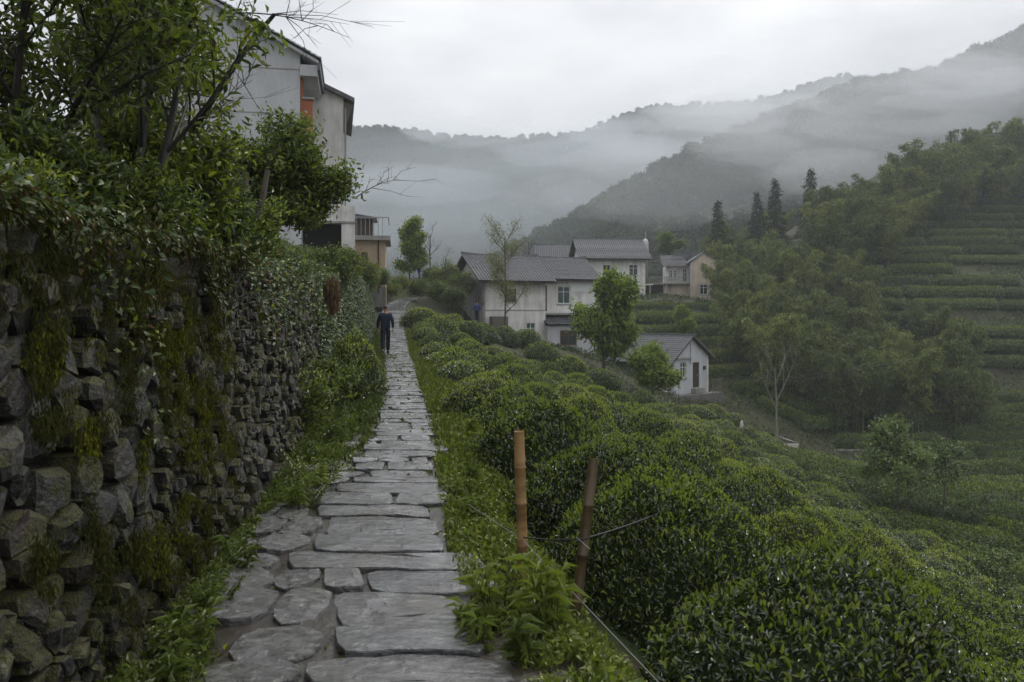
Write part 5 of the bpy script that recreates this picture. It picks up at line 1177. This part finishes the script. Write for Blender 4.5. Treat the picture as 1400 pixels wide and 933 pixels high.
def wing():
    t = thing('house', 'lower white wing of the big house with sloping tiled eave', 'house', (-7.95-6.15*math.cos(R(12.5)), 37.6-6.15*math.sin(R(12.5)), zg), R(12.5)); W_, H_, Z_ = 6.15, 8.75, 10.3; m = MB()
    m.add([(0,0,-1),(W_,0,-1),(W_,0,H_),(W_*.42,0,Z_),(0,0,H_)], [(0,1,2,3,4)]); m.add([(W_,0,-1),(W_,7,-1),(W_,7,H_),(W_,0,H_)], [(0,1,2,3)]); m.build('wall', M['white'], t)
    for x0, x1, z0, z1 in ((W_*.42, W_+.5, Z_, H_-.25),(W_*.42, -.5, Z_, H_-.3)): MB().prism([(x0,z0),(x1,z1),(x1,z1+.2),(x0,z0+.2)], 'y', -.3, 7.3).build('roof', M['tile'], t)
    MB().prism([(W_+.004,H_-.2),(W_+.45,H_-.2),(W_+.004,H_-1.6)], 'y', -.05, .1).build('eave_bracket', M['weather_wood'], t); MB().tube([(W_+.08,-.06,-1),(W_+.08,-.06,H_-.5)],[.05,.05],6).build('drain_pipe', M['concrete'], t)
    t = thing('garage', 'pale garage annex with dark opening below the big house', 'garage', (-7.05-5.95*math.cos(R(11.5)), 35.8-5.95*math.sin(R(11.5)), zg), R(11.5)); m = MB(); W_ = 5.95; fg = lambda u, d, z: (u, d, z); ops = [(2.3,5.35,-.3,2.6)]
    panel(m, fg, 0, W_, -1.2, 3.4, ops, .35); m.add([(W_,0,-1.2),(W_,4,-1.2),(W_,4,3.4),(W_,0,3.4)], [(0,1,2,3)]); m.add([(0,0,3.4),(W_,0,3.4),(W_,4,3.4),(0,4,3.4)], [(0,1,2,3)]); m.build('wall', M['white'], t)
    MB().box(2.2,5.4,.5,.56,-.3,2.65).build('shade_sheet', M['opening_shade'], t); boxpart(t, 'concrete_band', 'concrete', -.05,W_+.05,-.06,-.004,2.62,2.7); boxpart(t, 'roller_bar', 'rail', 2.3,5.35,.2,.26,1.2,1.26)  # garage opening backed by an added sheet painted as shade
wing()
t = thing('annex', 'tan flat roofed annex with rooftop balcony railing by the path', 'building', (-8.6-4.6*math.cos(R(8)), 54-4.6*math.sin(R(8)), 3.5), R(8)); m = MB(); W_ = 4.6; fg = lambda u, d, z: (u, d, z); ops = [(3.0,3.45,.9,2.2)]
m_ = panel(m, fg, 0, W_, -1.5, 3.0, ops); m.add([(W_,0,-1.5),(W_,5,-1.5),(W_,5,3.0),(W_,0,3.0)], [(0,1,2,3)]); m.build('wall', M['tan'], t); window(t, fg, ops[0], 'wood', 'glass')
boxpart(t, 'roof_slab', 'concrete', -.3,W_+.35,-.35,5.2,3.003,3.3); boxpart(t, 'stone_base', 'old_stone', -.1,W_+.06,-.07,-.004,-1.5,-.15); MB().tube([(W_-.45,-.08,-.6),(W_-.45,-.08,3.0)],[.05,.05],6).build('drain_pipe', M['dark_wood'], t)
rl = MB().box(-.2,W_+.25,-.28,-.22,4.5,4.57).build('railing', M['rail'], t)
for i in range(17): MB().box(-.15+i*.285,-.11+i*.285,-.27,-.23,3.3,4.497).build('baluster', M['rail'], rl)
MB().box(W_+.18,W_+.24,-.22,4.5,4.5,4.57).build('side_rail', M['rail'], t); MB().box(2.3,3.7,1.2,3.2,3.3,4.6).build('stair_hut', M['dark_wood'], t); MB().prism([(2.0,4.62),(4.0,4.55),(4.0,4.7),(2.0,5.0)], 'y', 1.0, 3.4).build('hut_roof', M['tile'], t)
# valley path, marker, power line
vp = [on_terrain(*q, 40) for q in ((1040,640),(1062,628),(1074,618),(1078,609),(1070,602),(1050,596))]; V = []; nv_ = len(vp)
for i, p in enumerate(vp):
    d = (vp[min(i+1,nv_-1)]-vp[max(i-1,0)]); d.z = 0; d.normalize(); q = Vector((-d.y, d.x, 0))*.8; V += [p+q+Vector((0,0,.18)), p-q+Vector((0,0,.18))]
tag(obj('valley_path', mkp('valley_path', V + [v-Vector((0,0,.8)) for v in V], [(2*i,2*i+1,2*i+3,2*i+2) for i in range(nv_-1)] + [(2*i+1,2*i+1+2*nv_,2*i+3+2*nv_,2*i+3) for i in range(nv_-1)] + [(2*i,2*i+2,2*i+2+2*nv_,2*i+2*nv_) for i in range(nv_-1)], M['old_stone'])), kind='structure')
t = thing('marker_stone', 'small white marker stone between the clipped bushes below the low house', 'marker', on_terrain(1014,602,40)+Vector((0,0,.5))); MB().tube([(0,0,-.5),(0,0,.5),(0,0,.8),(.02,0,.95)],[.16,.15,.11,.03],8).build('stone_body', M['white_plastic'], t, True)
wire('power_line', 'upper thin power line crossing in front of the bamboo', [P(1000,512,60), P(1060,516,61), P(1130,508,62), P(1260,488,66)], .015, M['black_wire'], 'cable', .2)
wire('power_line', 'lower thin power line near the bare forked tree', [P(1005,517,60), P(1062,521,61), P(1130,514,62), P(1260,500,66)], .015, M['black_wire'], 'cable', .2)

# ------------------------------------------------------------------ people
def skin_mesh(name, verts, edges, mat, sub=2):
    m = bpy.data.meshes.new(name); m.from_pydata([v[:3] for v in verts], edges, []); o = bpy.data.objects.new(name, m); C.objects.link(o)
    o.modifiers.new('s', 'SKIN'); sk = m.skin_vertices[0].data
    for i, v in enumerate(verts): sk[i].radius = (v[3], v[4] if len(v) > 4 else v[3]); sk[i].use_root = (i == 0)
    o.modifiers.new('u', 'SUBSURF').levels = sub; o.modifiers['u'].render_levels = sub
    dg = bpy.context.evaluated_depsgraph_get(); me = bpy.data.meshes.new_from_object(o.evaluated_get(dg)); me.name = name
    bpy.data.objects.remove(o); me.materials.clear(); me.materials.append(mat); me.polygons.foreach_set('use_smooth', np.full(len(me.polygons), True)); return me
def chain(verts, edges, pts, start):
    prev = start
    for p in pts: verts.append(p); i = len(verts)-1; edges.append((prev, i)); prev = i
    return prev
def person(label, loc, rz, top, legs, step=.12, scale=1.0, group=None, arms='down'):
    """walks along +y; step = half stride"""
    t = thing('person', label, 'person', loc, rz, group); t.scale = (scale,)*3
    hipz, kz, sh = .92, .50, 1.42; V, E = [(0,0,hipz+.05,.11,.08)], []
    c = chain(V, E, [(0,.01,1.15,.11,.08),(0,.0,1.33,.12,.085)], 0); nk = chain(V, E, [(0,.0,1.47,.055),(0,.02,1.53,.052),(0,.02,1.58,.072,.085),(0,.015,1.66,.080,.098),(0,.01,1.72,.055,.065)], c)
    TV, TE = [(0,0,hipz+.06,.16,.115)], []
    JV, JE = [(0,0,hipz-.12,.195,.14)], []; jc = chain(JV, JE, [(0,.01,1.10,.182,.128),(0,.0,1.32,.185,.125),(0,0,1.44,.10,.08),(0,.005,1.49,.07,.07)], 0)
    for s in (-1, 1):
        st = step*s; lift = .03 if s < 0 else 0
        kn = (s*.095, st*.7+.02, kz); an = (s*.085, st*1.5-(.10 if s < 0 else 0), .10+lift); 
        chain(V, E, [(s*.09,0,hipz-.06,.085), (*kn,.055), (*an,.036), (s*.09, an[1]+.10, .04+lift,.04,.03)], 0)
        chain(TV, TE, [(s*.095,0,hipz-.08,.105,.10), (*kn,.078), (s*.087, an[1]*.95, .11+lift,.072)], 0)
        aw = -st*.9; el = (s*.265, aw*.5-.03, 1.14); wr = (s*.275, aw+.03, .90)
        a = chain(V, E, [(s*.185,0,sh,.06),(*el,.042),(*wr,.028),(s*.275,aw+.045,.84,.036,.02)], 2)
        for k in range(5):
            fy = aw+.045+(k-2)*.018; ln = (.055,.085,.095,.09,.07)[k]; pz = .82 if k else .85
            chain(V, E, [(s*(.275-.006), fy+(.02 if k == 0 else 0), pz-ln*.4,.009),(s*(.268-.012*(k > 0)), fy+(.03 if k == 0 else .004), pz-ln,.0075)], a)
        chain(JV, JE, [(s*.19,0,sh-.02,.088),(s*el[0]*s,el[1],el[2],.066),(wr[0],wr[1],wr[2]+.03,.05)], 2)
    body = obj('body', skin_mesh('body', V, E, M['skin']), t); obj('jacket', skin_mesh('jacket', JV, JE, M[top]), t); obj('trousers', skin_mesh('trousers', TV, TE, M[legs]), t)
    HV, HE = [(0,-.005,1.62,.088,.10)], []; chain(HV, HE, [(0,-.002,1.69,.092,.108),(0,.0,1.755,.06,.07)], 0); obj('hair', skin_mesh('hair', HV, HE, M['hair']), t)
    for s in (-1, 1):
        MB().tube([(s*.095,0,1.62),(s*.105,0,1.645),(s*.095,-.005,1.67)],[.012,.016,.010],6).build('ear', M['skin'], t, True)
        st = step*s; y0 = st*1.5-(.10 if s < 0 else 0); lift = .03 if s < 0 else 0
        sv, se = [(s*.087,y0-.06,.065+lift,.066,.07)], []; chain(sv, se, [(s*.088,y0+.05,.055+lift,.066,.06),(s*.092,y0+.18,.045+lift,.056,.048)], 0); obj('shoe', skin_mesh('shoe', sv, se, M['shoe'], 1), t)
    return t
pp = P(527,486,29.4); person('person in dark navy jacket and trousers walking away along the stone path', (pp.x, 29.4, float(zc(29.4))+.06), R(8), 'jacket', 'trousers', .13, 1.02)
pp = P(652,0,64); person('person in blue jacket standing before the boarded gable', (pp.x, 64, P(0,441,64).z), R(30), 'blue_cloth', 'trousers', .03)
pp = P(573,0,71); person('person in yellow green top and blue trousers beside the young tree', (pp.x, 71, P(0,381,71).z), R(60), 'yellow_cloth', 'blue_jeans', .04)

# ------------------------------------------------------------------ far forest (uncountable)
def blob_tree(seed, conif):
    if conif: return conifer(seed, 9)
    return tree_meshes(seed, 6.5, .12, dict(wig=.1, up=.03, nb={2:8,1:4}, lo=.2, ang=.95, sh=.55, tl=.6), 2, 8, .5, .85, .5, [M['forest']], [1], M['grey_bark'], .2)
src = bpy.data.collections.new('forest_source')
for i, cf in enumerate((0, 0, 0, 0, 0, 0)):
    a, b = blob_tree(80+i, cf)
    nv = len(a.vertices); V = np.empty(nv*3, np.float32); a.vertices.foreach_get('co', V); Vb = np.empty(len(b.vertices)*3, np.float32); b.vertices.foreach_get('co', Vb)
    qa = np.empty(len(a.loops), np.int32); a.loops.foreach_get('vertex_index', qa); qb = np.empty(len(b.loops), np.int32); b.loops.foreach_get('vertex_index', qb)
    Qa = np.concatenate([qa.reshape(-1,4), qb.reshape(-1,4)+nv])
    src.objects.link(bpy.data.objects.new('forest_tree_%d' % i, mk('forest_tree', np.concatenate([V.reshape(-1,3), Vb.reshape(-1,3)]), Qa, [M['grey_bark'], M['conifer'] if cf else M['forest']], np.r_[np.zeros(len(qa)//4, int), np.ones(len(qb)//4, int)])))
def scatter(name, label, pts, smin, smax):
    m = bpy.data.meshes.new(name); m.vertices.add(len(pts)); m.vertices.foreach_set('co', np.asarray(pts, np.float32).ravel()); m.update()
    o = tag(obj(name, m), label, None, None, 'stuff'); g = bpy.data.node_groups.new(name, 'GeometryNodeTree'); g.interface.new_socket('Geometry', in_out='INPUT', socket_type='NodeSocketGeometry'); g.interface.new_socket('Geometry', in_out='OUTPUT', socket_type='NodeSocketGeometry')
    N = g.nodes.new; gi, go = N('NodeGroupInput'), N('NodeGroupOutput'); ci = N('GeometryNodeCollectionInfo'); ci.inputs['Collection'].default_value = src; ci.inputs['Separate Children'].default_value = True; ci.inputs['Reset Children'].default_value = True
    ip = N('GeometryNodeInstanceOnPoints'); ip.inputs['Pick Instance'].default_value = True
    rv = N('FunctionNodeRandomValue'); rv.data_type = 'FLOAT'; rv.inputs[2].default_value = smin; rv.inputs[3].default_value = smax
    rr = N('FunctionNodeRandomValue'); rr.data_type = 'FLOAT_VECTOR'; rr.inputs[0].default_value = (0,0,0); rr.inputs[1].default_value = (.1,.1,6.28)
    l = g.links.new; l(gi.outputs[0], ip.inputs['Points']); l(ci.outputs[0], ip.inputs['Instance']); l(rr.outputs[0], ip.inputs['Rotation']); l(rv.outputs[1], ip.inputs['Scale']); l(ip.outputs[0], go.inputs[0])
    o.modifiers.new('scatter', 'NODES').node_group = g; return o
def hill_points(V, n, t0, t1, xlo, xhi, seed, clear=None):
    r = np.random.default_rng(seed); ny, nx = V.shape[:2]; i = r.uniform(t0*(ny-1), t1*(ny-1)-.01, n*3); j = r.uniform(0, nx-1.01, n*3); a, b = i.astype(int), j.astype(int); fi, fj = (i-a)[:,None], (j-b)[:,None]
    p = V[a,b]*(1-fi)*(1-fj)+V[a+1,b]*fi*(1-fj)+V[a,b+1]*(1-fi)*fj+V[a+1,b+1]*fi*fj
    px = 700+F*p[:,0]/p[:,1]; py = HY-(p[:,2]-CAMZ)*F/p[:,1]; ok = (px > xlo) & (px < xhi)
    if clear is not None: ok &= ~clear(px, py, p)
    return p[ok][:n]
scatter('mountain_forest', 'misty forest covering the far mountain', hill_points(mtn, 16000, .16, .80, 380, 1500, 1), .55, 1.0)
scatter('hill_forest', 'wooded slope of the misty right hill', hill_points(hillv, 6500, .14, 1.0, 640, 1560, 2, lambda px, py, p: (py > 245) & (px > 880) & (px < 1260) & (fbm2(p[:,0], p[:,1], 18, 2, 3) > .50)), .6, 1.15)
# tea terraces at the foot of the hill
ny, nx = hillv.shape[:2]
for i in range(ny-1, int(ny*.30), -3):
    for j in range(0, nx-6, 5):
        a, b = hillv[i,j], hillv[i,j+5]; pxm = 700+F*a[0]/a[1]; pym = HY-(a[2]-CAMZ)*F/a[1]
        if not (880 < pxm < 1230 and 235 < pym < 345) or rng.random() < .12: continue
        d = b-a; ln = math.hypot(d[0], d[1]); t = thing('tea_hedge', 'misty tea hedge on the far terraces at the foot of the hill', 'hedge', (a[0], a[1], a[2]-.1), math.atan2(d[1], d[0]), 'tea hedges on the far misty terraces'); t.rotation_euler = (0, -math.atan2(d[2], ln), math.atan2(d[1], d[0])); t.scale = (ln/12, 1.3, 1.5)
        f, c = HEDGE[j % 3]; obj('foliage', f, t); obj('dark_core', c, t)

# ------------------------------------------------------------------ haze and drifting mist
def volume_mat(name, dens, col, aniso=.2):
    m = bpy.data.materials.new(name); m.use_nodes = True; nt = m.node_tree; nt.nodes.clear(); v = nt.nodes.new('ShaderNodeVolumePrincipled'); o_ = nt.nodes.new('ShaderNodeOutputMaterial')
    v.inputs['Color'].default_value = (*col, 1); v.inputs['Density'].default_value = dens; v.inputs['Anisotropy'].default_value = aniso; nt.links.new(v.outputs[0], o_.inputs['Volume']); return m
hz = MB().box(-1500, 1500, -250, 1900, -30, 262).build('haze', volume_mat('haze_air', .00052, (.86,.92,.98))); tag(hz, kind='stuff')
def mist(name, label, blobs, mat, seed):
    nu, nv = 28, 16
    for bi, (px, py, D, rx, ry, rz_) in enumerate(blobs):
        c = P(px, py, D); V = []
        for j in range(nv+1):
            for i in range(nu): a = 2*math.pi*i/nu; b = math.pi*j/nv; V.append((math.cos(a)*math.sin(b), math.sin(a)*math.sin(b), math.cos(b)))
        V = np.array(V); r = 1+.55*(fbm(V*1.7+seed*5.3+bi*9.1, 3)-.5)*2
        V = V*r[:,None]*np.array([rx, ry, rz_])+np.array(c)
        q = [(j*nu+i, (j+1)*nu+i, (j+1)*nu+(i+1)%nu, j*nu+(i+1)%nu) for j in range(nv) for i in range(nu)]
        o = obj(name, mk(name, V, q, mat, smooth=True)); tag(o, label, None, None, 'stuff')
mist('mist', 'pale mist lying in the valley before the far mountain', [(600,315,400,130,60,36),(760,262,430,110,60,30),(500,275,440,120,60,30),(890,232,390,70,40,26),(690,335,300,80,40,18),(420,300,380,90,50,30),(980,170,480,90,50,22),(640,230,520,160,50,24),(1120,115,480,120,60,26)], volume_mat('valley_mist', .0016, (.87,.93,.99)), 1)
mist('mist', 'wisps of mist drifting over the right hill', [(965,245,222,50,24,12),(1110,200,236,42,20,13),(1200,205,205,36,18,10),(1260,140,236,52,24,13),(1385,100,232,50,24,13),(1190,240,172,24,12,6),(1060,165,262,40,18,10),(1320,70,262,60,24,14)], volume_mat('hill_mist', .0058, (.93,.95,.98)), 2)
wq = np.random.default_rng(77)
mist('mist', 'torn wisps of mist along the hill and mountain', [(wq.uniform(940,1420), wq.uniform(90,240), wq.uniform(205,255), wq.uniform(9,26), wq.uniform(6,12), wq.uniform(2.5,7)) for i in range(13)], volume_mat('hill_wisp', .020, (.93,.95,.98)), 5)
mist('mist', 'torn wisps of mist on the far mountain side', [(wq.uniform(480,1150), wq.uniform(140,270), wq.uniform(360,480), wq.uniform(18,55), wq.uniform(10,20), wq.uniform(5,13)) for i in range(13)], volume_mat('mountain_wisp', .0095, (.90,.94,.99)), 6)
